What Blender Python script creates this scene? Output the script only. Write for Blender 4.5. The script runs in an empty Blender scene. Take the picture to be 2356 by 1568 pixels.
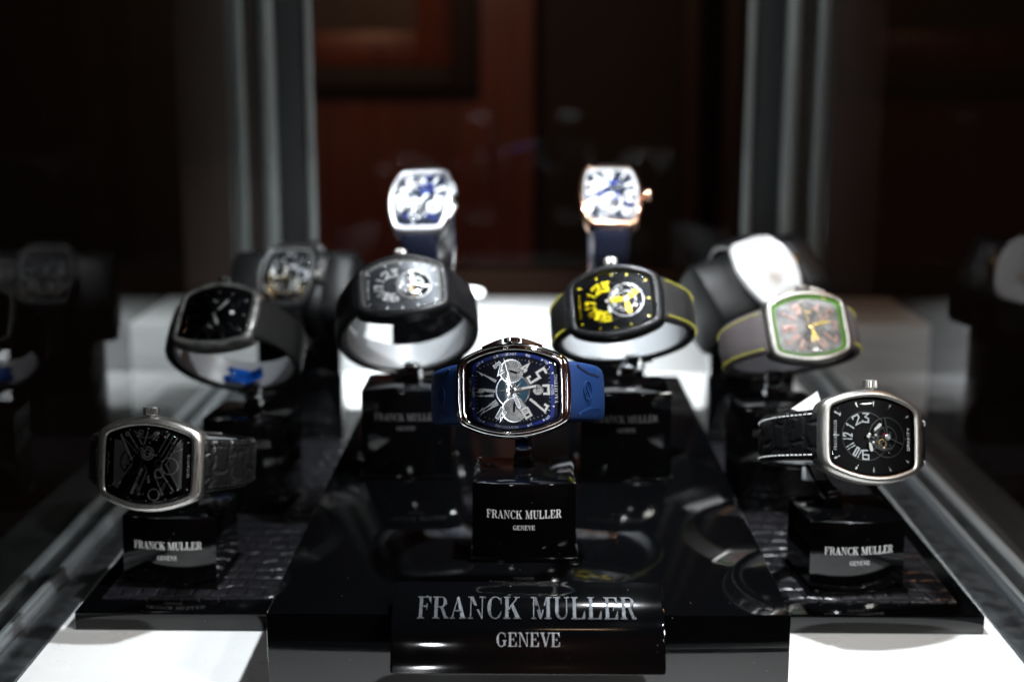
import bpy, bmesh, math, random
from mathutils import Vector, Matrix
rnd = random.Random(7)
S = bpy.context.scene
COL = S.collection
PI = math.pi
R = math.radians

# ------------------------------------------------------------------ camera geometry
FPX, CX, CY = 3272.0, 1178.0, 784.0           # photograph measured on a 2356 x 1568 grid
TH, YAW, HC = math.atan(659 / FPX), math.atan(39 / FPX), 0.285
FW = Vector((-math.sin(YAW) * math.cos(TH), math.cos(YAW) * math.cos(TH), -math.sin(TH)))
RT = Vector((math.cos(YAW), math.sin(YAW), 0))
UP = RT.cross(FW)
CAM = Vector((0, 0, HC))


def at(u, v, d):
    return CAM + d * (FW + RT * ((u - CX) / FPX) - UP * ((v - CY) / FPX))


# ------------------------------------------------------------------ materials
def pm(name, col, rough=.4, metal=0., coat=0., spec=.5, rvar=None, bump=None, mott=None, dust=0., sheen=0., emit=None, aniso=0.):
    m = bpy.data.materials.new(name)
    m.use_nodes = True
    nt = m.node_tree
    b = nt.nodes['Principled BSDF']
    b.inputs['Base Color'].default_value = (*col, 1)
    b.inputs['Roughness'].default_value = rough
    b.inputs['Metallic'].default_value = metal
    b.inputs['Coat Weight'].default_value = coat
    b.inputs['Coat Roughness'].default_value = .04
    b.inputs['Specular IOR Level'].default_value = spec
    b.inputs['Sheen Weight'].default_value = sheen
    b.inputs['Anisotropic'].default_value = aniso
    if emit:
        b.inputs['Emission Color'].default_value = (*emit[0], 1)
        b.inputs['Emission Strength'].default_value = emit[1]
    tc = nt.nodes.new('ShaderNodeTexCoord')

    def noise(scale, detail=4, stretch=None):
        n = nt.nodes.new('ShaderNodeTexNoise')
        n.inputs['Scale'].default_value = scale
        n.inputs['Detail'].default_value = detail
        if stretch:
            mp = nt.nodes.new('ShaderNodeMapping')
            mp.inputs['Scale'].default_value = stretch
            nt.links.new(tc.outputs['Object'], mp.inputs['Vector'])
            nt.links.new(mp.outputs['Vector'], n.inputs['Vector'])
        else:
            nt.links.new(tc.outputs['Object'], n.inputs['Vector'])
        return n

    def rng(sock, a, b_, lo=.3, hi=.7):
        r = nt.nodes.new('ShaderNodeMapRange')
        r.inputs['From Min'].default_value = lo
        r.inputs['From Max'].default_value = hi
        r.inputs['To Min'].default_value = a
        r.inputs['To Max'].default_value = b_
        nt.links.new(sock, r.inputs['Value'])
        return r.outputs['Result']
    if rvar:
        nt.links.new(rng(noise(rvar[0], 5, rvar[3] if len(rvar) > 3 else None).outputs['Fac'], rvar[1], rvar[2]), b.inputs['Roughness'])
    colsock = None
    if mott:
        mx = nt.nodes.new('ShaderNodeMix')
        mx.data_type = 'RGBA'
        mx.inputs['A'].default_value = (*col, 1)
        mx.inputs['B'].default_value = (*mott[1], 1)
        nt.links.new(rng(noise(mott[0], 6, mott[2] if len(mott) > 2 else None).outputs['Fac'], 0, 1, .38, .62), mx.inputs['Factor'])
        colsock = mx.outputs['Result']
    if dust:
        vo = nt.nodes.new('ShaderNodeTexVoronoi')
        vo.inputs['Scale'].default_value = 520
        nt.links.new(tc.outputs['Object'], vo.inputs['Vector'])
        # a speck only where the cell is small and its random colour is high
        near = rng(vo.outputs['Distance'], 1, 0, .05, .14)
        sep = nt.nodes.new('ShaderNodeSeparateColor')
        nt.links.new(vo.outputs['Color'], sep.inputs['Color'])
        pick = rng(sep.outputs['Red'], 0, 1, .965, .995)
        mu = nt.nodes.new('ShaderNodeMath')
        mu.operation = 'MULTIPLY'
        nt.links.new(near, mu.inputs[0])
        nt.links.new(pick, mu.inputs[1])
        mx = nt.nodes.new('ShaderNodeMix')
        mx.data_type = 'RGBA'
        if colsock:
            nt.links.new(colsock, mx.inputs['A'])
        else:
            mx.inputs['A'].default_value = (*col, 1)
        mx.inputs['B'].default_value = (dust, dust, dust * 1.05, 1)
        nt.links.new(mu.outputs[0], mx.inputs['Factor'])
        colsock = mx.outputs['Result']
    if colsock:
        nt.links.new(colsock, b.inputs['Base Color'])
    if bump:
        kind, sc, st = bump[:3]
        if kind == 'noise':
            h = noise(sc, 4, bump[3] if len(bump) > 3 else None).outputs['Fac']
        elif kind == 'croc':
            mp = nt.nodes.new('ShaderNodeMapping')
            mp.inputs['Scale'].default_value = bump[3]
            nt.links.new(tc.outputs['UV' if bump[3][2] == 0 else 'Object'], mp.inputs['Vector'])
            w = noise(bump[4] if len(bump) > 4 else 30, 2)
            ad = nt.nodes.new('ShaderNodeMixRGB')
            ad.blend_type = 'ADD'
            ad.inputs['Fac'].default_value = .24
            nt.links.new(mp.outputs['Vector'], ad.inputs['Color1'])
            nt.links.new(w.outputs['Color'], ad.inputs['Color2'])
            br = nt.nodes.new('ShaderNodeTexBrick')
            br.offset = .3
            br.inputs['Scale'].default_value = sc
            br.inputs['Mortar Size'].default_value = .075
            br.inputs['Mortar Smooth'].default_value = 1.
            br.inputs['Color1'].default_value = (1, 1, 1, 1)
            br.inputs['Color2'].default_value = (.75, .75, .75, 1)
            br.inputs['Mortar'].default_value = (0, 0, 0, 1)
            nt.links.new(ad.outputs['Color'], br.inputs['Vector'])
            h = br.outputs['Color']
        elif kind == 'weave':
            mp = nt.nodes.new('ShaderNodeMapping')
            mp.inputs['Scale'].default_value = bump[3]
            nt.links.new(tc.outputs['UV'] if bump[3][2] == 0 else tc.outputs['Object'], mp.inputs['Vector'])
            ck = nt.nodes.new('ShaderNodeTexWave')
            ck.inputs['Scale'].default_value = sc
            ck.inputs['Distortion'].default_value = .4
            ck.bands_direction = 'X'
            nt.links.new(mp.outputs['Vector'], ck.inputs['Vector'])
            c2 = nt.nodes.new('ShaderNodeTexWave')
            c2.inputs['Scale'].default_value = sc
            c2.inputs['Distortion'].default_value = .4
            c2.bands_direction = 'Y'
            nt.links.new(mp.outputs['Vector'], c2.inputs['Vector'])
            mu = nt.nodes.new('ShaderNodeMath')
            mu.operation = 'MULTIPLY'
            nt.links.new(ck.outputs['Fac'], mu.inputs[0])
            nt.links.new(c2.outputs['Fac'], mu.inputs[1])
            h = mu.outputs[0]
            wx = nt.nodes.new('ShaderNodeMix')
            wx.data_type = 'RGBA'
            wx.inputs['A'].default_value = (col[0] * .25, col[1] * .25, col[2] * .25, 1)
            wx.inputs['B'].default_value = (min(1, col[0] * 3.2), min(1, col[1] * 3.2), min(1, col[2] * 3.2), 1)
            nt.links.new(h, wx.inputs['Factor'])
            nt.links.new(wx.outputs['Result'], b.inputs['Base Color'])
        bp = nt.nodes.new('ShaderNodeBump')
        bp.inputs['Strength'].default_value = st
        bp.inputs['Distance'].default_value = bump[5] if len(bump) > 5 else .0006
        nt.links.new(h, bp.inputs['Height'])
        nt.links.new(bp.outputs['Normal'], b.inputs['Normal'])
    return m


def glass_mat(name, tint=(1, 1, 1), ior=1.5, rough=0.0, boost=1.0):
    """a thin pane: clear with Fresnel reflections"""
    m = bpy.data.materials.new(name)
    m.use_nodes = True
    nt = m.node_tree
    for n in list(nt.nodes):
        if n.type != 'OUTPUT_MATERIAL':
            nt.nodes.remove(n)
    out = [n for n in nt.nodes if n.type == 'OUTPUT_MATERIAL'][0]
    tr = nt.nodes.new('ShaderNodeBsdfTransparent')
    tr.inputs['Color'].default_value = (*tint, 1)
    gl = nt.nodes.new('ShaderNodeBsdfGlossy')
    gl.inputs['Roughness'].default_value = rough
    fr = nt.nodes.new('ShaderNodeFresnel')
    fr.inputs['IOR'].default_value = ior
    mu = nt.nodes.new('ShaderNodeMath')
    mu.operation = 'MULTIPLY'
    mu.use_clamp = True
    mu.inputs[1].default_value = boost
    nt.links.new(fr.outputs[0], mu.inputs[0])
    mx = nt.nodes.new('ShaderNodeMixShader')
    nt.links.new(mu.outputs[0], mx.inputs[0])
    nt.links.new(tr.outputs[0], mx.inputs[1])
    nt.links.new(gl.outputs[0], mx.inputs[2])
    nt.links.new(mx.outputs[0], out.inputs[0])
    return m


M = {}
M['lacquer'] = pm('black_lacquer', (.0012, .0013, .0016), .05, spec=.5, rvar=(35, .03, .10), dust=.22)
M['lacquer_sat'] = pm('black_satin', (.006, .006, .007), .22)
M['white_floor'] = pm('white_acrylic', (.80, .82, .82), .30, spec=.5, rvar=(40, .24, .36), mott=(7, (.70, .72, .73)), dust=.35)
M['counter'] = pm('pale_counter', (.40, .41, .41), .35, mott=(14, (.34, .35, .355), (1, 1, 9)), rvar=(20, .28, .45))
M['croc'] = pm('croc_leather', (.008, .008, .010), .32, spec=.42, rvar=(140, .24, .40), bump=('croc', 1., .6, (54, 20, 1), 55, .0024))
M['alu'] = pm('brushed_aluminium', (.66, .69, .72), .5, 1, rvar=(1, .40, .60, (900, 4, 900)))
M['post_trim'] = pm('post_trim', (.42, .45, .44), .42, 1, rvar=(90, .36, .5))
M['post_face'] = pm('post_face', (.045, .048, .05), .5, .6)
M['alu_dark'] = pm('dark_anodised', (.16, .175, .185), .42, 1, rvar=(90, .34, .5))
M['mirror_brown'] = pm('mirrored_brown', (.05, .033, .028), .5, .4)  # colour of the reflections in the side panes, built as solid bands
M['glass'] = glass_mat('pane_glass', (.93, .96, .95), 1.5, .0, .15)
M['glass_back'] = glass_mat('back_pane_glass', (.93, .96, .95), 1.5, .0, 1.3)
M['knuckle'] = pm('dark_polished', (.22, .225, .235), .12, 1)
M['crystal'] = glass_mat('sapphire', (.95, .97, 1), 1.35, .0)
M['wood'] = pm('red_wood', (.115, .028, .014), .42, mott=(3, (.075, .016, .009), (14, 14, 1.2)), rvar=(6, .35, .55))
M['wood_dark'] = pm('dark_wood', (.022, .012, .010), .5, mott=(5, (.012, .007, .006), (10, 10, 1)))
M['black_matt'] = pm('black_matt', (.004, .004, .004), .7)
M['silver'] = pm('silver', (.80, .81, .83), .24, 1, rvar=(300, .16, .32))
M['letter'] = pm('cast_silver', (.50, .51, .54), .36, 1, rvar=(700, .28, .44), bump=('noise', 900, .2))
M['letter_dim'] = pm('dimmed_silver', (.040, .042, .046), .50, 1, rvar=(700, .48, .62), bump=('noise', 900, .2))  # cast silver with its colour darkened to hold back lamp glare
M['case_bright'] = pm('satin_bright_steel', (.85, .86, .9), .30, 1)
M['wood_rail'] = pm('brown_rail', (.022, .010, .006), .8, spec=.1)
M['chrome'] = pm('polished_steel', (.78, .77, .75), .05, 1, rvar=(120, .03, .08))
M['steel'] = pm('brushed_steel', (.50, .49, .465), .33, 1, rvar=(1, .24, .42, (150, 3000, 3000)), bump=('noise', 1, .05, (200, 4000, 4000)))
M['titan'] = pm('brushed_titanium', (.43, .42, .40), .36, 1, rvar=(1, .26, .44, (150, 3000, 3000)), bump=('noise', 1, .05, (200, 4000, 4000)))
M['gun'] = pm('black_pvd', (.018, .019, .021), .34, .55, rvar=(200, .26, .40))
M['carbon'] = pm('forged_carbon', (.020, .021, .021), .34, coat=.25, mott=(330, (.10, .105, .10), (1, .4, 1)))
M['rose'] = pm('rose_gold', (.80, .47, .32), .14, 1)
M['gold'] = pm('yellow_gold', (.86, .62, .25), .2, 1)
M['black_dial'] = pm('black_dial', (.0022, .0022, .0026), .4, spec=.06)
M['smoke_dial'] = pm('smoke_dial', (.07, .072, .075), .34, .7, rvar=(60, .28, .42))
M['navy_dial'] = pm('navy_dial', (.006, .010, .024), .30, spec=.15, mott=(260, (.004, .005, .009)))
M['teal'] = pm('teal_enamel', (.022, .085, .13), .35, coat=.1, mott=(200, (.010, .04, .065)))
M['blue'] = pm('blue_enamel', (.012, .030, .22), .25, coat=.3)
M['sub_white'] = pm('silvered_subdial', (.58, .57, .55), .38, mott=(400, (.48, .47, .46)))
M['lume'] = pm('white_lume', (.78, .78, .74), .45)
M['paint'] = pm('white_print', (.72, .73, .74), .5)
M['paint_shaded'] = pm('shaded_print', (.07, .07, .075), .5)  # white print darkened to stand in for shade on the rear stands
M['stitch_w'] = pm('white_thread', (.70, .71, .72), .7)
M['yellow'] = pm('yellow_lacquer', (.86, .68, .01), .36)
M['ythread'] = pm('yellow_thread', (.50, .46, .03), .7)
M['blue_rubber'] = pm('blue_rubber', (.0025, .019, .080), .55, spec=.28, bump=('noise', 900, .12), rvar=(500, .46, .6))
M['navy_rubber'] = pm('navy_rubber', (.004, .006, .018), .45, bump=('noise', 900, .12))
M['black_rubber'] = pm('black_rubber', (.005, .005, .006), .36, bump=('noise', 800, .15))
M['croc_strap'] = pm('croc_strap', (.004, .004, .0045), .40, spec=.3, bump=('croc', 1., .55, (40, 24, 0), 140, .0012))
M['weave'] = pm('woven_strap', (.012, .012, .013), .38, bump=('weave', 1., .9, (210, 160, 0), 0, .0010))
M['carbon_strap'] = pm('ribbed_strap', (.010, .0105, .0105), .5, spec=.12, bump=('weave', 1., .8, (250, 170, 0), 0, .0008))
M['grey_strap'] = pm('grey_leather', (.095, .082, .085), .6, bump=('noise', 700, .25))
M['cuff'] = pm('satin_plastic', (.27, .285, .30), .36, rvar=(80, .3, .44))
M['cuff_dark'] = pm('dark_plastic', (.03, .03, .033), .3)
M['film'] = pm('blue_film', (.004, .075, .40), .08, coat=.8, spec=.8)
M['green'] = pm('green_enamel', (.17, .46, .05), .4)
M['orange'] = pm('orange_rim', (.88, .20, .06), .4)
M['grey_dial'] = pm('grey_dial', (.46, .43, .41), .4, spec=.2, mott=(150, (.22, .21, .21)))
M['gear'] = pm('bridge_steel', (.52, .51, .48), .40, .6, rvar=(500, .2, .42))
M['bridge_dark'] = pm('bridge_black', (.035, .035, .036), .34, .7)
M['ruby'] = pm('ruby', (.5, .01, .06), .1, coat=1)
M['plate_grey'] = pm('frosted_plate', (.10, .102, .10), .45, .2, rvar=(300, .35, .55))
M['brass'] = pm('brass', (.62, .43, .18), .24, 1)
M['diamond'] = pm('pave', (.80, .81, .82), .14, .2, coat=1, spec=1)
M['pillow'] = pm('pillow_satin', (.004, .0045, .005), .46, spec=.2, bump=('noise', 300, .15), rvar=(40, .4, .55))
M['lamp'] = pm('glint_face', (.9, .9, .9), .4, emit=((.93, .97, 1), 7))  # emission stands in for a bright glint
M['red_dot'] = pm('red_print', (.7, .01, .02), .4)


# ------------------------------------------------------------------ mesh builder
class MB:
    def __init__(self):
        self.v, self.f, self.mi, self.mats, self.uv = [], [], [], [], {}

    def mat(self, m):
        m = M[m]
        if m not in self.mats:
            self.mats.append(m)
        return self.mats.index(m)

    def add(self, vs, fs, m):
        k, i = len(self.v), self.mat(m)
        self.v += [tuple(p) for p in vs]
        for f in fs:
            self.f.append(tuple(k + j for j in f))
            self.mi.append(i)
        return self

    def loft(self, rings, m, closed=True, cap0=False, cap1=False, fan0=False, fan1=False):
        n = len(rings[0])
        vs = [p for r in rings for p in r]
        fs = []
        for a in range(len(rings) - 1):
            for j in range(n if closed else n - 1):
                k = (j + 1) % n
                fs.append((a * n + j, a * n + k, (a + 1) * n + k, (a + 1) * n + j))
        if cap0:
            fs.append(tuple(range(n - 1, -1, -1)))
        if cap1:
            fs.append(tuple((len(rings) - 1) * n + j for j in range(n)))
        for fan, r, o in ((fan0, rings[0], 0), (fan1, rings[-1], (len(rings) - 1) * n)):
            if fan:
                c = Vector((0, 0, 0))
                for p in r:
                    c += Vector(p)
                vs.append(c / n)
                for j in range(n):
                    k = (j + 1) % n
                    fs.append((o + j, o + k, len(vs) - 1) if o else (o + k, o + j, len(vs) - 1))
        return self.add(vs, fs, m)

    def box(self, c, s, m, bev=0, seg=2, mx=None):
        bm = bmesh.new()
        bmesh.ops.create_cube(bm, size=1)
        for v in bm.verts:
            v.co = Vector((v.co.x * s[0], v.co.y * s[1], v.co.z * s[2]))
        if bev:
            bmesh.ops.bevel(bm, geom=bm.edges[:], offset=bev, segments=seg, profile=.5, affect='EDGES')
        bm.verts.index_update()
        mx = mx or Matrix.Identity(4)
        vs = [mx @ (v.co + Vector(c)) for v in bm.verts]
        self.add(vs, [[v.index for v in f.verts] for f in bm.faces], m)
        bm.free()
        return self

    def cyl(self, c, axis, r, h, m, n=24, bev=0, knurl=0, r2=None):
        """cylinder from c along axis for h"""
        ax = Vector(axis).normalized()
        a = ax.orthogonal().normalized()
        b = ax.cross(a)
        c = Vector(c)
        r2 = r if r2 is None else r2
        prof = [(r - bev, 0), (r, bev), (r2, h - bev), (r2 - bev, h)] if bev else [(r, 0), (r2, h)]
        rings = []
        for rr, z in prof:
            ring = []
            for j in range(n):
                q = rr * (1 - (knurl if j % 2 else 0))
                t = 2 * PI * j / n
                ring.append(c + ax * z + a * (q * math.cos(t)) + b * (q * math.sin(t)))
            rings.append(ring)
        return self.loft(rings, m, cap0=True, cap1=True)

    def ring(self, c, r0, r1, z0, z1, m, n=36, teeth=0):
        """flat annulus with height in the xy plane"""
        rs = []
        for rr, z in ((r1, z0), (r1, z1), (r0, z1), (r0, z0)):
            ring = []
            for j in range(n):
                t = 2 * PI * j / n
                q = rr + (teeth if (teeth and rr == r1 and j % 2) else 0)
                ring.append((c[0] + q * math.cos(t), c[1] + q * math.sin(t), z))
            rs.append(ring)
        return self.loft(rs, m)

    def disc(self, c, r, z0, z1, m, n=32, dome=0):
        ring = lambda rr, z: [(c[0] + rr * math.cos(2 * PI * j / n), c[1] + rr * math.sin(2 * PI * j / n), z) for j in range(n)]
        return self.loft([ring(r, z0), ring(r, z1), ring(r * .93, z1 + dome * .4), ring(r * .5, z1 + dome)], m, fan1=True)

    def ball(self, c, r, m, n=8):
        rings = []
        for i in range(1, n):
            a = PI * i / n
            rings.append([(c[0] + r * math.sin(a) * math.cos(2 * PI * j / 12), c[1] + r * math.sin(a) * math.sin(2 * PI * j / 12), c[2] - r * math.cos(a)) for j in range(12)])
        return self.loft(rings, m, fan0=True, fan1=True)

    def poly(self, pts, z0, z1, m, fn=None):
        """prism of a plane polygon (u,v) between heights, through fn(u,v,h)"""
        fn = fn or (lambda u, v, h: (u, v, h))
        n = len(pts)
        area = sum(pts[i][0] * pts[(i + 1) % n][1] - pts[(i + 1) % n][0] * pts[i][1] for i in range(n))
        if area < 0:
            pts = pts[::-1]
        vs = [fn(u, v, z0) for u, v in pts] + [fn(u, v, z1) for u, v in pts]
        fs = [tuple(range(n, 2 * n))] + [(i, (i + 1) % n, n + (i + 1) % n, n + i) for i in range(n)]
        return self.add(vs, fs, m)

    def stroke(self, path, w, z0, z1, m, fn=None, closed=False, step=.0025):
        """a mitred band of width w along a polyline, as a low prism"""
        fn = fn or (lambda u, v, h: (u, v, h))
        P = [Vector((p[0], p[1])) for p in path]
        n = len(P)
        L = []
        for i in range(n):
            if closed:
                a, b = P[i - 1], P[(i + 1) % n]
            else:
                a, b = (P[i - 1] if i else None), (P[i + 1] if i < n - 1 else None)
            d1 = (P[i] - a).normalized() if a is not None else None
            d2 = (b - P[i]).normalized() if b is not None else None
            d1 = d1 or d2
            d2 = d2 or d1
            nrm = Vector((-(d1.y + d2.y), d1.x + d2.x))
            nrm = nrm.normalized() if nrm.length > 1e-6 else Vector((-d1.y, d1.x))
            k = max(.45, nrm.dot(Vector((-d1.y, d1.x))))
            L.append((P[i], nrm * (w / 2 / k)))
        seq = L + ([L[0]] if closed else [])
        pts = []
        for i in range(len(seq) - 1):
            (p, q), (p2, q2) = seq[i], seq[i + 1]
            ns = max(1, int((p2 - p).length / step))
            for k in range(ns):
                t = k / ns
                pts.append((p.lerp(p2, t), q.lerp(q2, t)))
        pts.append(seq[-1])
        rings = []
        for p, q in pts:
            a, b = p + q, p - q
            rings.append([fn(a.x, a.y, z0), fn(a.x, a.y, z1), fn(b.x, b.y, z1), fn(b.x, b.y, z0)])
        return self.loft(rings, m, cap0=not closed, cap1=not closed)

    def build(self, name, parent=None, xf=None, angle=34):
        me = bpy.data.meshes.new(name)
        vs = [xf(Vector(p)) for p in self.v] if xf else self.v
        me.from_pydata(vs, [], self.f)
        for m in self.mats:
            me.materials.append(m)
        if self.uv:
            lay = me.uv_layers.new(name='UVMap')
            for lp_ in me.loops:
                lay.data[lp_.index].uv = self.uv.get(lp_.vertex_index, (0, 0))
        me.polygons.foreach_set('material_index', self.mi)
        me.polygons.foreach_set('use_smooth', [True] * len(self.f))
        bm = bmesh.new()
        bm.from_mesh(me)
        bmesh.ops.recalc_face_normals(bm, faces=bm.faces[:])
        bm.to_mesh(me)
        bm.free()
        me.set_sharp_from_angle(angle=R(angle))
        me.update()
        o = bpy.data.objects.new(name, me)
        COL.objects.link(o)
        if parent:
            o.parent = parent
        return o


def tag(o, label=None, cat=None, group=None, kind=None):
    for k, v in (('label', label), ('category', cat), ('group', group), ('kind', kind)):
        if v:
            o[k] = v
    return o


def thing(name, label, cat, mat=None, group=None):
    o = bpy.data.objects.new(name, None)
    o.empty_display_size = .01
    COL.objects.link(o)
    if mat is not None:
        o.matrix_world = mat
    return tag(o, label, cat, group)


# ------------------------------------------------------------------ lettering
def lune(cx, cy, rx, ry, a0, a1, thick, thin, ang=0, n=12):
    """a curved stroke of a serif letter: thick where it runs upright, thin at top and bottom"""
    qs = []
    for i in range(n):
        ts = [a0 + (a1 - a0) * k / n for k in (i, i + 1)]
        o, q = [], []
        for t in ts:
            w = thin + (thick - thin) * abs(math.cos(t)) ** 1.6
            o.append((cx + rx * math.cos(t), cy + ry * math.sin(t)))
            q.append((cx + (rx - w) * math.cos(t), cy + (ry - thin - (w - thin) * .12) * math.sin(t)))
        qs.append([o[0], o[1], q[1], q[0]])
    return qs


def rect(x0, y0, x1, y1):
    return [(x0, y0), (x1, y0), (x1, y1), (x0, y1)]


ST, HL = .175, .055


def glyph(c):
    """serif capital on a unit cap height: (list of polygons, advance)"""
    def ser(x0, x1, y, up=False):
        return rect(x0, y, x1, y + HL)
    g = []
    if c in 'FEL':
        g = [rect(.10, HL, .10 + ST, 1 - HL), ser(.01, .36, 0), ser(.01, .36, 1 - HL)]
        if c in 'FE':
            g += [rect(.36, 1 - HL, .70, 1), [(.70, 1 - HL), (.70, .70), (.665, .70), (.56, 1 - HL)],
                  rect(.10 + ST, .49, .48, .49 + HL), [(.48, .36), (.51, .36), (.51, .67), (.48, .67)]]
        if c in 'EL':
            g += [rect(.36, 0, .74, HL), [(.74, HL), (.58, HL), (.70, .34), (.74, .34)]]
        return g, (.74 if c == 'F' else .80)
    if c == 'R':
        g = [rect(.10, HL, .10 + ST, 1 - HL), ser(.01, .36, 0), ser(.01, .45, 1 - HL), rect(.10 + ST, .47, .46, .47 + HL)]
        g += lune(.43, .735, .30, .265, -PI / 2, PI / 2, ST, HL)
        g += [[(.40, .48), (.57, .48), (.76, .06), (.60, .06)], [(.60, 0), (.84, 0), (.84, .07), (.74, .09), (.60, .06)]]
        return g, .86
    if c == 'A':
        g = [[(.10, HL), (.155, HL), (.43, 1), (.38, 1)], [(.38, 1), (.46, 1), (.78, HL), (.575, HL), (.36, .88)],
             rect(.21, .30, .60, .30 + HL), ser(0, .26, 0), ser(.49, .86, 0)]
        return g, .88
    if c == 'N':
        g = [rect(.12, HL, .12 + HL, 1 - HL), rect(.72, 0, .72 + HL, 1 - HL), [(.08, 1), (.27, 1), (.775, 0), (.72, 0)], ser(.02, .27, 0), ser(.60, .90, 1 - HL), ser(.0, .14, 1 - HL)]
        return g, .92
    if c in 'CG':
        g = lune(.45, .5, .42, .515, R(48), R(312), ST * 1.1, HL)
        g += [[(.735, .64), (.765, .64), (.765, .98), (.735, .98)]]
        if c == 'G':
            g += [rect(.62, .08, .62 + ST, .40), rect(.53, .40, .88, .40 + HL)]
            return g, .92
        g += [[(.73, .12), (.77, .30), (.745, .32), (.69, .16)]]
        return g, .82
    if c == 'K':
        g = [rect(.10, HL, .10 + ST, 1 - HL), ser(.01, .37, 0), ser(.01, .37, 1 - HL), [(.27, .36), (.27, .44), (.68, .96), (.74, .96)],
             [(.40, .56), (.50, .68), (.86, HL), (.64, HL)], ser(.54, .92, 0), ser(.56, .86, 1 - HL)]
        return g, .90
    if c == 'M':
        g = [rect(.12, HL, .12 + HL, 1 - HL), rect(.82, HL, .82 + ST, 1 - HL), [(.10, 1), (.29, 1), (.575, .14), (.52, 0), (.46, 0)],
             [(.49, .0), (.545, .0), (.86, 1), (.80, 1)], ser(.02, .27, 0), ser(.72, 1.09, 0), ser(.0, .20, 1 - HL), ser(.80, 1.09, 1 - HL)]
        return g, 1.12
    if c == 'U':
        g = [rect(.10, .30, .10 + ST, 1 - HL), rect(.67, .30, .67 + HL, 1 - HL), ser(.0, .37, 1 - HL), ser(.55, .84, 1 - HL)]
        for k in range(12):
            t0, t1 = PI + PI * k / 12, PI + PI * (k + 1) / 12
            f = lambda t: ((.4125 + .3125 * math.cos(t), .30 + .315 * math.sin(t)), (.455 + (.19 if math.cos(t) < 0 else .21) * math.cos(t), .30 + .255 * math.sin(t)))
            (a, b), (c_, d) = f(t0), f(t1)
            g.append([a, c_, d, b])
        return g, .86
    if c == 'V':
        g = [[(.07, 1 - HL), (.28, 1 - HL), (.49, .16), (.45, 0), (.40, 0)], [(.43, 0), (.48, 0), (.76, 1 - HL), (.70, 1 - HL)], ser(0, .37, 1 - HL), ser(.60, .86, 1 - HL)]
        return g, .84
    if c == 'Y':
        g = [[(.06, 1 - HL), (.27, 1 - HL), (.50, .48), (.33, .44)], [(.42, .44), (.48, .44), (.76, 1 - HL), (.70, 1 - HL)], rect(.33, HL, .33 + ST, .46), ser(0, .36, 1 - HL), ser(.60, .86, 1 - HL), ser(.24, .60, 0)]
        return g, .84
    if c == 'T':
        g = [rect(.30, HL, .30 + ST, 1 - HL), rect(.02, 1 - HL, .76, 1), ser(.20, .58, 0), [(.02, .70), (.05, .70), (.14, 1 - HL), (.02, 1 - HL)], [(.76, .70), (.73, .70), (.64, 1 - HL), (.76, 1 - HL)]]
        return g, .80
    if c == 'H':
        g = [rect(.10, HL, .10 + ST, 1 - HL), rect(.64, HL, .64 + ST, 1 - HL), rect(.275, .48, .64, .48 + HL)] + [ser(a, b, y) for a, b in ((.01, .37), (.55, .91)) for y in (0, 1 - HL)]
        return g, .94
    if c == 'I':
        return [rect(.10, HL, .10 + ST, 1 - HL), ser(.01, .37, 0), ser(.01, .37, 1 - HL)], .40
    return [], .42


def serif_text(mb, txt, width, cap, fn, z0, z1, m, cx=0., v0=0., weight=1):
    """lay txt centred on cx with its baseline at v0, fitted to width"""
    gs = [glyph(c) for c in txt]
    tot = sum(a for _, a in gs) + .06 * (len(gs) - 1)
    sx = width / tot
    u = cx - width / 2
    k = 0
    for g, a in gs:
        for p in g:
            mb.poly([(u + x * sx, v0 + y * cap) for x, y in p], z0, z1 + k % 7 * 3e-6, m, fn)
            k += 1
        u += (a + .06) * sx


DIG = {
    '1': [[(.22, .80), (.58, 1), (.58, 0)]],
    '2': [[(.02, .70), (.02, 1), (1, 1), (1, .62), (.02, .02), (1, .02)]],
    '3': [[(0, 1), (1, 1), (.42, .60), (1, .42), (1, 0), (0, 0), (0, .2)]],
    '4': [[(.72, 0), (.72, 1), (0, .28), (1.05, .28)]],
    '5': [[(1, 1), (0, 1), (0, .56), (1, .56), (1, 0), (0, 0), (0, .2)]],
    '6': [[(.95, 1), (0, 1), (0, 0), (1, 0), (1, .5), (.05, .5)]],
    '7': [[(0, .80), (0, 1), (1, 1), (.38, 0)]],
    '8': [[(0, 0), (1, 0), (1, .53), (1, 1), (0, 1), (0, .53), (0, 0)], [(.1, .53), (.9, .53)]],
    '9': [[(.05, 0), (1, 0), (1, 1), (0, 1), (0, .5), (.95, .5)]],
    '0': [[(.5, 0), (1, 0), (1, 1), (0, 1), (0, 0), (.5, 0)]],
}


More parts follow.
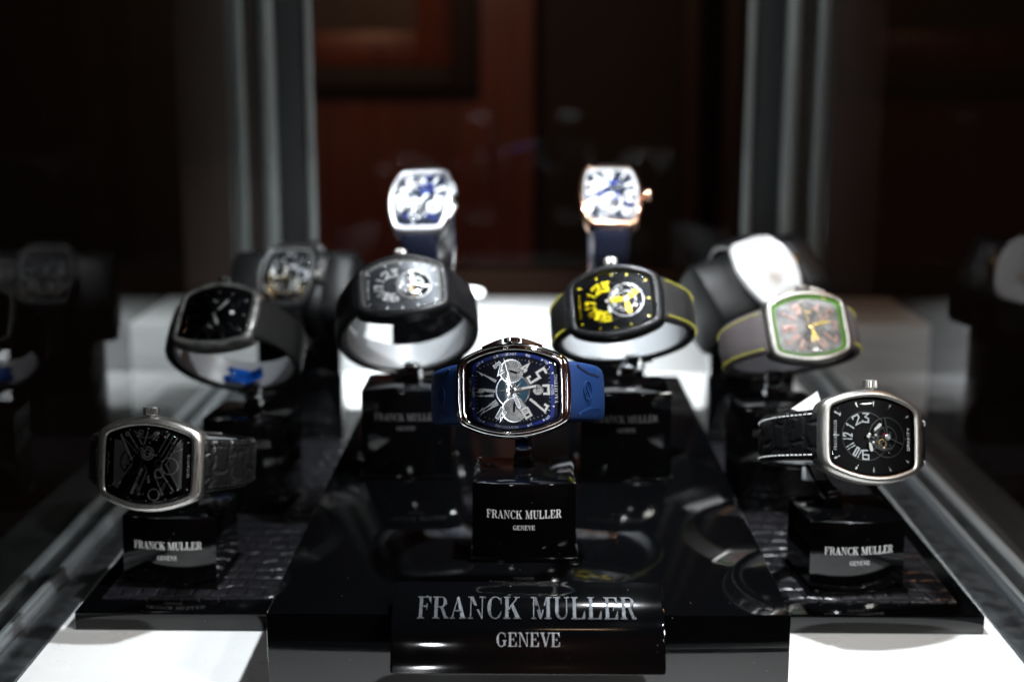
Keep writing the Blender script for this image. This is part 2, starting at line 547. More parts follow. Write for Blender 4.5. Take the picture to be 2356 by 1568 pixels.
def sans_text(mb, txt, width, cap, fn, z0, z1, m, cx=0., v0=0.):
    """thin single-stroke lettering for the tiny printed words"""
    G = {
        'N': [[(0, 0), (0, 1), (.8, 0), (.8, 1)]], 'O': [[(0, 0), (.8, 0), (.8, 1), (0, 1), (0, 0)]], 'R': [[(0, 0), (0, 1), (.8, 1), (.8, .5), (.05, .5)], [(.4, .45), (.8, 0)]],
        'T': [[(0, 1), (.8, 1)], [(.4, .95), (.4, 0)]], 'H': [[(0, 0), (0, 1)], [(.8, 0), (.8, 1)], [(.05, .5), (.75, .5)]], 'S': [[(.8, 1), (0, 1), (0, .52), (.8, .52), (.8, 0), (0, 0)]],
        'U': [[(0, 1), (0, 0), (.8, 0), (.8, 1)]], 'E': [[(.8, 1), (0, 1), (0, 0), (.8, 0)], [(.05, .5), (.6, .5)]], 'A': [[(0, 0), (.4, 1), (.8, 0)], [(.2, .35), (.6, .35)]],
        'W': [[(0, 1), (.25, 0), (.5, .8), (.75, 0), (1, 1)]], 'G': [[(.8, .8), (.8, 1), (0, 1), (0, 0), (.8, 0), (.8, .45), (.45, .45)]], 'V': [[(0, 1), (.4, 0), (.8, 1)]],
        'I': [[(.2, 0), (.2, 1)]], 'Y': [[(0, 1), (.4, .5), (.8, 1)], [(.4, .45), (.4, 0)]], 'D': [[(0, 0), (0, 1), (.55, 1), (.8, .75), (.8, .25), (.55, 0), (0, 0)]],
    }
    for d in DIG:
        G[d] = [[(x * .7, y) for x, y in p] for p in DIG[d]]
    adv = lambda c: .5 if c == 'I' else (.7 if c == ' ' else 1.15)
    tot = sum(adv(c) for c in txt) - .3
    sx = width / tot
    u = cx - width / 2
    for c in txt:
        for i, p in enumerate(G.get(c, [])):
            mb.stroke([(u + x * sx, v0 + y * cap) for x, y in p], cap * .17, z0, z1 + i * 4e-6, m, fn)
        u += adv(c) * sx


# ------------------------------------------------------------------ watches
mm = .001
RB = .10
bend = lambda p: Vector((p[0], p[1], p[2] - p[1] * p[1] / 2 / RB))


def outl(L, We, Wm, n=30, m=16, sm=3, e=.5 * mm):
    p = []
    for i in range(n):
        y = -L + 2 * L * i / n
        p.append((Wm - (Wm - We) * (y / L) ** 2, y))
    for i in range(m):
        x = We - 2 * We * i / m
        p.append((x, L + e * (1 - (x / We) ** 2)))
    for i in range(n):
        y = L - 2 * L * i / n
        p.append((-(Wm - (Wm - We) * (y / L) ** 2), y))
    for i in range(m):
        x = -We + 2 * We * i / m
        p.append((x, -L - e * (1 - (x / We) ** 2)))
    for _ in range(sm):
        k = len(p)
        p = [((p[i - 1][0] + 2 * p[i][0] + p[(i + 1) % k][0]) / 4, (p[i - 1][1] + 2 * p[i][1] + p[(i + 1) % k][1]) / 4) for i in range(k)]
    return p


def pose(kind, yaw, pitch, roll, u, v, d):
    y, p, r = R(yaw), R(pitch), R(roll)
    n = Vector((math.sin(y) * math.cos(p), -math.cos(y) * math.cos(p), math.sin(p)))
    up = Vector((-math.sin(y) * math.sin(p), math.cos(y) * math.sin(p), math.cos(p)))
    l = up.cross(n)
    up, l = up * math.cos(r) - l * math.sin(r), l * math.cos(r) + up * math.sin(r)
    X, Y = (l, up) if kind == 'upright' else (up, -l)
    t = at(u, v, d)
    return Matrix(((X.x, Y.x, n.x, t.x), (X.y, Y.y, n.y, t.y), (X.z, Y.z, n.z, t.z), (0, 0, 0, 1)))


ZD = -2.3 * mm      # dial level under the crystal


def boundary(I, a):
    """distance from the dial centre to the opening at clock angle a"""
    d = Vector((math.sin(a), math.cos(a)))
    best = 1
    for i in range(len(I)):
        p, q = Vector(I[i]), Vector(I[(i + 1) % len(I)])
        e = q - p
        den = d.x * e.y - d.y * e.x
        if abs(den) < 1e-12:
            continue
        t = (p.x * e.y - p.y * e.x) / den
        s = (p.x * d.y - p.y * d.x) / den
        if t > 0 and -1e-6 <= s <= 1.000001:
            best = min(best, t)
    return best


def numeral(parent, txt, a, c, r0, r1, w, sw, rim, fill, h=.45 * mm, gap=.25):
    """one raised applied hour numeral standing radially, top outwards"""
    mb = MB()
    d, t = Vector((math.sin(a), math.cos(a))), Vector((math.cos(a), -math.sin(a)))

    def fn(u, v, z):
        p = Vector(c) + d * v + t * u
        return (p.x, p.y, ZD + z)
    n = len(txt)
    cw = (w - gap * w * (n - 1) * .6) / n
    x0 = -w / 2
    for i, ch in enumerate(txt):
        cwi = cw * (.6 if ch == '1' and n > 1 else 1)
        for k, path in enumerate(DIG[ch]):
            P = [(x0 + sw / 2 + x * (cwi - sw), r0 + sw / 2 + y * (r1 - r0 - sw)) for x, y in path]
            mb.stroke(P, sw, 0, h + k * 8e-6, rim, fn)
            if fill:
                mb.stroke(P, sw * .5, h, h + .08 * mm + k * 8e-6, fill, fn)
        x0 += cwi + gap * cw
    return mb.build('numeral', parent, bend)


def hand(parent, name, c, a, r0, r1, w, m, z, fill=None):
    mb = MB()
    d, t = Vector((math.sin(a), math.cos(a))), Vector((math.cos(a), -math.sin(a)))
    fn = lambda u, v, h: ((Vector(c) + d * v + t * u).x, (Vector(c) + d * v + t * u).y, ZD + h)
    L = r1 - r0
    mb.poly([(-w * .3, r0), (w * .3, r0), (w / 2, r0 + L * .45), (w / 2, r0 + L * .9), (0, r1), (-w / 2, r0 + L * .9), (-w / 2, r0 + L * .45)], z, z + .15 * mm, m, fn)
    if fill:
        mb.poly([(-w * .3, r0 + L * .42), (w * .3, r0 + L * .42), (w * .3, r0 + L * .88), (-w * .3, r0 + L * .88)], z + .15 * mm, z + .2 * mm, fill, fn)
    mb.disc(c, w * .55, ZD + z, ZD + z + .25 * mm, m, 14)
    return mb.build(name, parent, bend)


def strap_path(Lo, a=39.5 * mm, b=36.5 * mm, zc=-38 * mm, n=44, y0=None):
    """centre line of the band: from the 12 end of the case round the back to the 6 end"""
    pts = [(Lo - 1.5 * mm, -8.2 * mm), (Lo + 1.8 * mm, -9.6 * mm)]
    t0 = math.asin(min(1, (-13.5 * mm - zc) / b))
    for i in range(n + 1):
        t = t0 - (PI + 2 * t0) * i / n
        pts.append((a * math.cos(t), zc + b * math.sin(t)))
    pts += [(-Lo - 1.8 * mm, -9.6 * mm), (-Lo + 1.5 * mm, -8.2 * mm)]
    P = [Vector(p) for p in pts]
    for _ in range(2):
        P = [P[0]] + [(P[i - 1] + P[i] * 2 + P[i + 1]) / 4 for i in range(1, len(P) - 1)] + [P[-1]]
    return P


def band(mb, P, wf, th, m, i0=0, i1=None, minner=None, crown=.35):
    """sweep a soft-cornered strap section along P[i0:i1]"""
    s0 = sum((P[i + 1] - P[i]).length for i in range(i0))
    P = P[i0:i1]
    n = len(P)
    rings = []
    base = len(mb.v)
    arc = s0
    for i in range(n):
        a, b = P[max(0, i - 1)], P[min(n - 1, i + 1)]
        d = (b - a).normalized()
        nr = Vector((-d.y, d.x))
        if i:
            arc += (P[i] - P[i - 1]).length
        if nr.dot(P[i] - Vector((0, -.037))) < 0:
            nr = -nr
        w = wf(i / (n - 1)) / 2
        t = th(i / (n - 1)) if callable(th) else th
        ring = []
        for x, k in ((-1, -.25), (-1, .3), (-.94, .62), (-.8, .84), (-.4, .97), (0, 1), (.4, .97), (.8, .84), (.94, .62), (1, .3), (1, -.25), (.95, -.5), (-.95, -.5)):
            q = P[i] + nr * (t * k * .7)
            mb.uv[base + i * 13 + len(ring)] = (x * w, arc + .0007 * k)
            ring.append((x * w, q.x, q.y))
        rings.append(ring)
    mb.loft(rings, m, cap0=True, cap1=True)


def watch(name, label, mx, st, kind='side', group=None):
    root = thing(name, label, 'watch', mx, group)
    Li, We, Wm = st.get('inner', (21.6 * mm, 13.0 * mm, 18.5 * mm))
    Lo, Weo, Wmo = Li + st.get('end', 4.6) * mm, We + 1.6 * mm, Wm + st.get('side', 3.6) * mm
    O = outl(Lo, Weo, Wmo, sm=5, e=.8 * mm)
    I = outl(Li, We, Wm, sm=2, e=.3 * mm)
    T = st.get('thick', 10) * mm

    def ring(s, z, k=1):
        return [((o[0] * (1 - s) + i[0] * s) * k, (o[1] * (1 - s) + i[1] * s) * k, z) for o, i in zip(O, I)]
    case = MB()
    case.loft([ring(.7, -T), ring(.25, -T), ring(.06, -T + .5 * mm), ring(0, -T + 1.4 * mm), ring(0, -T * .55), ring(0, -4.2 * mm)], st['case'], fan0=True)
    case.build('case', root, bend, 50)
    bz = MB()
    prof = st.get('bezel_prof', [(0, -4.2), (-.02, -3.2), (.03, -2.1), (.12, -1.2), (.26, -.5), (.42, -.1), (.60, .05), (.78, -.02), (.90, -.2), (1, -.6), (1, -1.4)])
    bz.loft([ring(s, z * mm) for s, z in prof], st.get('bezel', st['case']))
    bz.build('bezel', root, bend, 60)
    # sloping flange inside the crystal
    fl = MB()
    fl.loft([ring(1, -.7 * mm, .995), ring(1, -1.5 * mm, .965), ring(1, ZD + .02 * mm, st.get('flange_in', .93))], st.get('flange', 'black_dial'))
    fo = fl.build('flange', root, bend)
    dl = MB()
    dl.loft([ring(1, ZD, k) for k in (.97, .8, .6, .4, .2, .05)], st.get('dial', 'black_dial'), fan1=True)
    dial = dl.build('dial', root, bend)
    if st.get('crystal', True):
        cr = MB()
        cr.loft([ring(1, z * mm, k) for z, k in ((-.55, .992), (-.2, .97), (-.02, .8), (.08, .55), (.13, .3), (.15, .08))], 'crystal', fan1=True)
        cr.build('crystal', root, bend, 80)
    st['face'](root, dial, I, fo)
    # crown and pushers at 3 o'clock
    cw = MB()
    zc = -T * .5
    cw.cyl((Wmo - .6 * mm, 0, zc), (1, 0, 0), 2.2 * mm, 1.6 * mm, st.get('crown', st['case']), 20)
    cw.cyl((Wmo + .6 * mm, 0, zc), (1, 0, 0), 3.9 * mm, (2.0 if st.get('pushers') else 3.9) * mm, st.get('crown', st['case']), 44, .35 * mm, .06)
    cw.build('crown', root)
    if st.get('pushers'):
        for sy in (1, -1):
            pb = MB()
            prs = []
            for k in range(7):
                y = sy * (4.6 + 9.4 * k / 6) * mm
                x0 = Wmo - (Wmo - Weo) * (y / Lo) ** 2
                hh = (2.6 - 1.5 * k / 6) * mm
                prs.append([(x0 - 1 * mm, y, zc - 2.1 * mm), (x0 + hh * .8, y, zc - 2.1 * mm), (x0 + hh, y, zc - 1.4 * mm), (x0 + hh, y, zc + 1.6 * mm), (x0 + hh * .8, y, zc + 2.1 * mm), (x0 - 1 * mm, y, zc + 2.1 * mm)])
            pb.loft(prs, st['case'], cap0=True, cap1=True)
            pb.build('pusher', root, bend)
    # strap in two halves meeting at the back
    Pth = strap_path(Lo)
    h = len(Pth) // 2
    sw0, sw1 = st.get('strap_w', (27, 21))
    for k, (a, b) in enumerate(((0, h + 2), (h - 2, None))):
        sb = MB()
        wf = (lambda t: (sw0 + (sw1 - sw0) * min(1, t * 1.5)) * mm) if k == 0 else (lambda t: (sw1 + (sw0 - sw1) * max(0, t * 1.5 - .5)) * mm)
        thf = (lambda t: (5.2 - 2.0 * min(1, t * 2.2)) * mm) if k == 0 else (lambda t: (3.2 + 2.0 * max(0, 1 - (1 - t) * 2.2)) * mm)
        band(sb, Pth, wf, thf, st['strap'], a, b)
        so = sb.build('strap', root, None, 60)
        if st.get('stitch'):
            sm_ = MB()
            seq = Pth[a:b]
            nn = len(seq)
            acc = 0
            L = 0
            dash = 2.5 * mm
            cum = [0]
            for i in range(1, nn):
                cum.append(cum[-1] + (seq[i] - seq[i - 1]).length)
            tot = cum[-1]
            pos = 3.2 * mm
            while pos < tot * .62:
                s = pos if k == 0 else tot - pos
                for sx in (-1, 1):
                    pts = []
                    for q in (0, .5, 1):
                        ss = s + (q - .5) * dash * .60
                        j = max(1, next((i for i in range(nn) if cum[i] >= ss), nn - 1))
                        f = (ss - cum[j - 1]) / max(1e-9, cum[j] - cum[j - 1])
                        p = seq[j - 1].lerp(seq[j], f)
                        d = (seq[j] - seq[j - 1]).normalized()
                        nr = Vector((-d.y, d.x))
                        if nr.dot(p - Vector((0, -.037))) < 0:
                            nr = -nr
                        t = ss / tot
                        e = thf(t) * .7
                        pts.append((p + nr * (e * .86 + .10 * mm), d, nr, wf(t) / 2 * .80 * sx))
                    rings = []
                    for p, d, nr, x in pts:
                        r_ = .36 * mm
                        rings.append([(x + r_ * math.cos(g), p.x + nr.x * r_ * math.sin(g), p.y + nr.y * r_ * math.sin(g)) for g in [2 * PI * z / 6 for z in range(6)]])
                    sm_.loft(rings, st['stitch'], cap0=True, cap1=True)
                pos += dash
            sm_.build('stitching', so)
        if st.get('strap_extra'):
            st['strap_extra'](so, Pth, a, b, k, wf, thf)
    # folding buckle where the halves meet
    bk = MB()
    zb = -38 * mm - 36.5 * mm
    bk.box((0, 0, zb - 1.6 * mm), ((sw1 + 1) * mm, 24 * mm, 1.6 * mm), st.get('buckle', 'steel'), .5 * mm)
    bk.build('buckle', root)
    return root


# --- faces -------------------------------------------------------------------
CLK = {h: 2 * PI * h / 12 for h in range(1, 13)}


def subdial(dial, c, r, m, rimm, hands, marks='black_dial', nums=()):
    mb = MB()
    mb.disc(c, r, ZD, ZD + .30 * mm, m, 40)
    mb.ring(c, r * .95, r * 1.05, ZD + .05 * mm, ZD + .42 * mm, rimm, 48)
    for k in range(30):
        a = 2 * PI * k / 30
        l = .84 if k % 5 else .72
        d = Vector((math.sin(a), math.cos(a)))
        mb.stroke([(c[0] + d.x * r * l, c[1] + d.y * r * l), (c[0] + d.x * r * .92, c[1] + d.y * r * .92)], .10 * mm if k % 5 else .18 * mm, ZD + .3 * mm, ZD + .33 * mm, marks)
    mb.ring(c, r * .40, r * .42, ZD + .3 * mm, ZD + .32 * mm, marks, 30)
    for txt, a in nums:
        d, t = Vector((math.sin(a), math.cos(a))), Vector((math.cos(a), -math.sin(a)))
        fn = lambda u, v, z: (c[0] + d.x * v + t.x * u, c[1] + d.y * v + t.y * u, ZD + z)
        sans_text(mb, txt, .26 * r * len(txt), .22 * r, fn, .3 * mm, .34 * mm, marks, 0, r * .50)
    o = mb.build('subdial', dial, bend)
    for a, l, m2 in hands:
        hand(o, 'subdial_hand', c, a, -r * .2, r * l, r * .16, m2, .42 * mm)
    return o


def inner_track(parent, I, k0, k1, m, z, name='chapter_ring'):
    mb = MB()
    mb.loft([[(p[0] * k, p[1] * k, ZD + zz) for p in I] for k, zz in ((k0, 0), (k0, z), (k1, z), (k1, 0))], m)
    return mb, mb


def hull_marks(mb, I, k0, k1, count, m, z, w, skip=None):
    for j in range(count):
        if skip and skip(j):
            continue
        a = 2 * PI * j / count
        d = Vector((math.sin(a), math.cos(a)))
        b = boundary(I, a)
        mb.stroke([(d.x * b * k0, d.y * b * k0), (d.x * b * k1, d.y * b * k1)], w, ZD, ZD + z, m)


def chrono_face(rim, fill, flange_words, subm, subrim, hands_m, handfill, compass=True, stripe=None, sub_hand='black_dial', titles=True, r_in=8.0, nsw=1.15, date=True):
    def face(root, dial, I, fo):
        # chapter ring near the edge
        cr = MB()
        if stripe:
            cr.loft([[(p[0] * kx, p[1] * ky, ZD + zz) for p in I] for kx, ky, zz in ((.955, .875, 0), (.955, .875, .12 * mm), (.885, .80, .12 * mm), (.885, .80, 0))], stripe)
        hull_marks(cr, I, .76, .795, 60, 'paint', .10 * mm, .10 * mm)
        hull_marks(cr, I, .75, .80, 12, 'paint', .11 * mm, .22 * mm)
        if flange_words:
            for j in range(16):
                if j % 4 == 0:
                    continue
                a = 2 * PI * j / 16
                b = boundary(I, a) * (.8375 + .0825 * math.sin(a) ** 2)
                d, t = Vector((math.sin(a), math.cos(a))), Vector((math.cos(a), -math.sin(a)))
                q = .55 * mm
                P = [(d * (b + q)) + t * -q * .9, (d * (b + q)) + t * q * .9, d * (b - q)]
                cr.poly([(p.x, p.y) for p in P], ZD + .12 * mm, ZD + .17 * mm, 'paint')
            for txt, a in (('NORTH', 0), ('EAST', PI / 2), ('SOUTH', PI), ('WEST', -PI / 2)):
                b = boundary(I, a) * (.8375 + .0825 * math.sin(a) ** 2)
                d, t = Vector((math.sin(a), math.cos(a))), Vector((math.cos(a), -math.sin(a)))
                if a == PI:
                    fn = lambda u, v, z: (u, -b + v, ZD + z)
                else:
                    fn = lambda u, v, z: (d.x * (b + v) + t.x * u, d.y * (b + v) + t.y * u, ZD + z)
                sans_text(cr, txt, 4.4 * mm, .95 * mm, fn, .12 * mm, .17 * mm, 'paint', 0, -.48 * mm)
            for txt, a in (('315', -PI / 4.6), ('45', PI / 4.6), ('135', PI - PI / 4.6), ('225', PI + PI / 4.6), ('120', 2.0), ('60', 1.14), ('240', -2.0), ('300', -1.14)):
                b = boundary(I, a) * (.8375 + .0825 * math.sin(a) ** 2)
                d, t = Vector((math.sin(a), math.cos(a))), Vector((math.cos(a), -math.sin(a)))
                fn = lambda u, v, z: (d.x * (b + v) + t.x * u, d.y * (b + v) + t.y * u, ZD + z)
                sans_text(cr, txt, 2.2 * mm, .9 * mm, fn, .12 * mm, .17 * mm, 'paint', 0, -.45 * mm)
        cr.build('chapter_ring', dial, bend)
        for h in (12, 1, 2, 4, 5, 7, 8, 10, 11):
            a = CLK[h]
            b = boundary(I, a)
            r1 = b * .745
            r0 = min(r_in * mm, r1 - 5.4 * mm)
            w = {12: 5.2, 10: 4.6, 11: 3.8, 1: 2.4}.get(h, 4.2) * mm
            if h in (2, 4, 8, 10):
                r0 = r1 - 5.8 * mm
            numeral(dial, str(h), a, (0, 0), r0, r1, w, nsw * mm, rim, fill)
        if compass:
            cp = MB()
            cp.disc((0, 0), 7.6 * mm, ZD, ZD + .10 * mm, 'teal', 48)
            cp.ring((0, 0), 7.3 * mm, 7.9 * mm, ZD, ZD + .22 * mm, 'silver', 56)
            for k in range(16):
                a = 2 * PI * k / 16
                l = 7.0 if k % 4 == 0 else (5.6 if k % 2 == 0 else 3.8)
                d, t = Vector((math.sin(a), math.cos(a))), Vector((math.cos(a), -math.sin(a)))
                for sgn, m2 in ((1, 'gear'), (-1, 'bridge_dark')):
                    e = t * (sgn * .75 * mm) + d * (1.9 * mm)
                    cp.poly([(0, 0), (e.x, e.y), (d.x * l * mm, d.y * l * mm)], ZD + .1 * mm, ZD + (.16 + .004 * (k % 4)) * mm, m2)
            cp.build('compass_rose', dial, bend)
        subdial(dial, (8.9 * mm, .4 * mm), 5.3 * mm, subm, subrim, ((R(200), .55, sub_hand),), nums=(('5', R(60)), ('10', R(120)), ('15', R(180)), ('20', R(240)), ('25', R(300))))
        subdial(dial, (-8.9 * mm, -.4 * mm), 5.5 * mm, subm, subrim, ((R(95), .7, sub_hand),), nums=(('60', 0), ('15', PI / 2), ('30', PI)))
        if date:
            dt = MB()
            dt.ring((0, -11.6 * mm), 2.0 * mm, 2.5 * mm, ZD, ZD + .45 * mm, 'silver', 30)
            dt.disc((0, -11.6 * mm), 2.05 * mm, ZD, ZD + .12 * mm, 'sub_white', 24)
            sans_text(dt, '19', 2.3 * mm, 1.7 * mm, lambda u, v, z: (u, -11.6 * mm + v, ZD + z), .12 * mm, .17 * mm, 'black_dial', 0, -.85 * mm)
            dt.build('date_window', dial, bend)
            six = MB()
            P = [(1.9 * mm, -13.6 * mm), (1.9 * mm, -16.4 * mm), (-1.9 * mm, -16.4 * mm), (-1.9 * mm, -13.9 * mm)]
            six.stroke(P, nsw * mm, ZD, ZD + .45 * mm, rim)
            if fill:
                six.stroke(P, nsw * .5 * mm, ZD + .45 * mm, ZD + .52 * mm, fill)
            six.build('numeral', dial, bend)
        if titles:
            fn = lambda u, v, z: (u, v, ZD + z)
            tt = MB()
            serif_text(tt, 'FRANCK MULLER', 14.0 * mm, 1.15 * mm, fn, 0, .08 * mm, 'silver', -.2 * mm, 19.1 * mm)
            tt.build('printed_name', dial, bend)
            tt = MB()
            serif_text(tt, titles, 13.4 * mm, 1.55 * mm, fn, 0, .08 * mm, 'paint', .4 * mm, -20.65 * mm)
            tt.build('printed_title', dial, bend)
        hand(dial, 'hour_hand', (0, 0), R(-110), -1.5 * mm, 9.4 * mm, 1.9 * mm, hands_m, .75 * mm, handfill)
        hand(dial, 'minute_hand', (0, 0), R(171), -2 * mm, 12.6 * mm, 1.5 * mm, hands_m, 1.0 * mm, handfill)
        sh = hand(dial, 'streak_seconds_hand', (0, 0), R(76), -3.5 * mm, 15.5 * mm, .4 * mm, hands_m, 1.25 * mm)  # seconds hand angled to stand in for the lamp streak on the crystal
        hb = MB()
        hb.disc((0, 0), 1.5 * mm, ZD + .9 * mm, ZD + 1.6 * mm, hands_m, 24, .15 * mm)
        hb.disc((0, 0), .7 * mm, ZD + 1.7 * mm, ZD + 1.8 * mm, 'bridge_dark', 16)
        hb.build('hand_hub', dial, bend)
    return face


def gravity_face(num, fill, arm, mark, title, bridge='gear', cage='bridge_dark', sub_ring='bridge_dark', hands_m='lume', sw=1.2, raised=.7, twords='paint', wk=1., ri=6.6, ro=11.4, bits=None):
    """off-centre hour ring towards 12 and a big open tourbillon towards 6"""
    def face(root, dial, I, fo):
        c = (0, 4.2 * mm)
        q = (0, -7.0 * mm)
        hr = MB()
        hr.ring(c, 11.6 * mm, 12.0 * mm, ZD, ZD + .3 * mm, sub_ring, 64)
        hr.ring(c, 5.6 * mm, 6.0 * mm, ZD, ZD + .3 * mm, 'black_dial', 48)
        hull_marks(hr, I, .84, .90, 12, mark, .12 * mm, .8 * mm)
        hull_marks(hr, I, .78, .83, 12, 'silver', .10 * mm, .28 * mm)
        hr.build('hour_ring', dial, bend)
        for h, w in ((9, 3.6), (10, 4.4), (11, 3.6), (12, 4.6), (1, 2.2), (2, 3.8), (3, 3.6)):
            numeral(dial, str(h), CLK[h], c, ri * mm, ro * mm, w * wk * mm, sw * mm, num, fill, raised * mm)
        tb = MB()
        wm = bits[0] if bits else 'gear'
        tb.ring(q, 9.4 * mm, 9.9 * mm, ZD, ZD + .5 * mm, wm, 72)
        tb.disc(q, 9.3 * mm, ZD - .2 * mm, ZD + .03 * mm, 'black_dial', 48)
        tb.ring(q, 5.0 * mm, 5.5 * mm, ZD + .1 * mm, ZD + .4 * mm, wm, 80, .25 * mm)
        tb.ring((q[0] + 2.5 * mm, q[1] + 3.4 * mm), 2.0 * mm, 2.5 * mm, ZD + .3 * mm, ZD + .6 * mm, bridge, 50, .2 * mm)
        tb.ring((q[0] - 3.0 * mm, q[1] + 2.6 * mm), 1.6 * mm, 2.1 * mm, ZD + .3 * mm, ZD + .62 * mm, 'brass', 44, .2 * mm)
        for k in range(16):
            a, r_ = rnd.uniform(0, 6.28), rnd.uniform(2, 8.6) * mm
            tb.disc((q[0] + r_ * math.cos(a), q[1] + r_ * math.sin(a)), rnd.uniform(.3, .75) * mm, ZD, ZD + rnd.uniform(.4, .9) * mm, rnd.choice(bits or (bridge, 'gear', 'silver', 'brass')), 12, .15 * mm)
        tb.disc((q[0] + 1.3 * mm, q[1] + 1.9 * mm), .55 * mm, ZD, ZD + 1 * mm, 'ruby', 12, .2 * mm)
        tb.stroke([(q[0] + 6 * mm * math.cos(t), q[1] + 1.5 * mm + 6.6 * mm * math.sin(t)) for t in [2.3 + 1.5 * k / 8 for k in range(9)]], 1.5 * mm, ZD + .2 * mm, ZD + .8 * mm, bridge)
        tb.build('tourbillon', dial, bend)
        cg = MB()
        for k, a in enumerate((R(80), R(200), R(320))):
            d, t = Vector((math.sin(a), math.cos(a))), Vector((math.cos(a), -math.sin(a)))
            cg.stroke([(q[0], q[1]), (q[0] + d.x * 9.5 * mm, q[1] + d.y * 9.5 * mm)], .75 * mm, ZD + .9 * mm, ZD + (1.3 + .02 * k) * mm, cage)
        cg.disc(q, 1.5 * mm, ZD + .8 * mm, ZD + 1.6 * mm, 'gear', 24, .1 * mm)
        cg.ring(q, .7 * mm, 1.1 * mm, ZD + 1.6 * mm, ZD + 1.9 * mm, 'silver', 24)
        co = cg.build('tourbillon_cage', dial, bend)
        if arm:
            for a in (R(3), R(146), R(-102)):
                ab = MB()
                d, t = Vector((math.sin(a), math.cos(a))), Vector((math.cos(a), -math.sin(a)))
                for s in (-1, 1):
                    ab.stroke([(q[0] + d.x * l * mm + t.x * s * o * mm, q[1] + d.y * l * mm + t.y * s * o * mm) for l, o in ((1.6, .5), (4, 1.0), (7.6, .9), (8.6, .4))], .9 * mm, ZD + 1.0 * mm, ZD + (1.7 + s * .01) * mm, arm)
                ab.build('cage_arm', co, bend)
        # plates, screws
        pl = MB()
        for k in range(12):
            a = rnd.uniform(-.9, .9) + (PI if k % 2 else 0)
            r_ = rnd.uniform(1.2, 4.6) * mm
            pl.disc((c[0] + r_ * math.sin(a), c[1] - 1.0 * mm - abs(r_ * math.cos(a))), rnd.uniform(.5, 1.1) * mm, ZD, ZD + rnd.uniform(.5, .9) * mm, rnd.choice(bits or (bridge, 'gear', 'silver')), 14, .12 * mm)
        pl.stroke([(c[0] + 4.9 * mm * math.sin(t), c[1] - 1 * mm + 5.2 * mm * math.cos(t)) for t in [PI * .75 + PI * .7 * k / 10 for k in range(11)]], 1.3 * mm, ZD + .05 * mm, ZD + .5 * mm, bridge)
        pl.build('bridge', dial, bend)
        fnz = lambda u, v, z: (u, v, ZD + z)
        tt = MB()
        serif_text(tt, 'FRANCK MULLER', 14.5 * mm, 1.3 * mm, fnz, 0, .1 * mm, twords, 0, 18.6 * mm)
        tt.build('printed_name', dial, bend)
        if title:
            tt = MB()
            sans_text(tt, title, 11 * mm, 1.3 * mm, fnz, 0, .1 * mm, twords, 0, -20.2 * mm)
            tt.build('printed_title', dial, bend)
        hand(dial, 'hour_hand', (0, 3.5 * mm), R(137), 4.5 * mm, 9.5 * mm, 1.5 * mm, hands_m, 1.3 * mm)
        hand(dial, 'minute_hand', (0, 3.5 * mm), R(-104), 3.2 * mm, 7.6 * mm, 1.6 * mm, hands_m, 1.5 * mm)
    return face


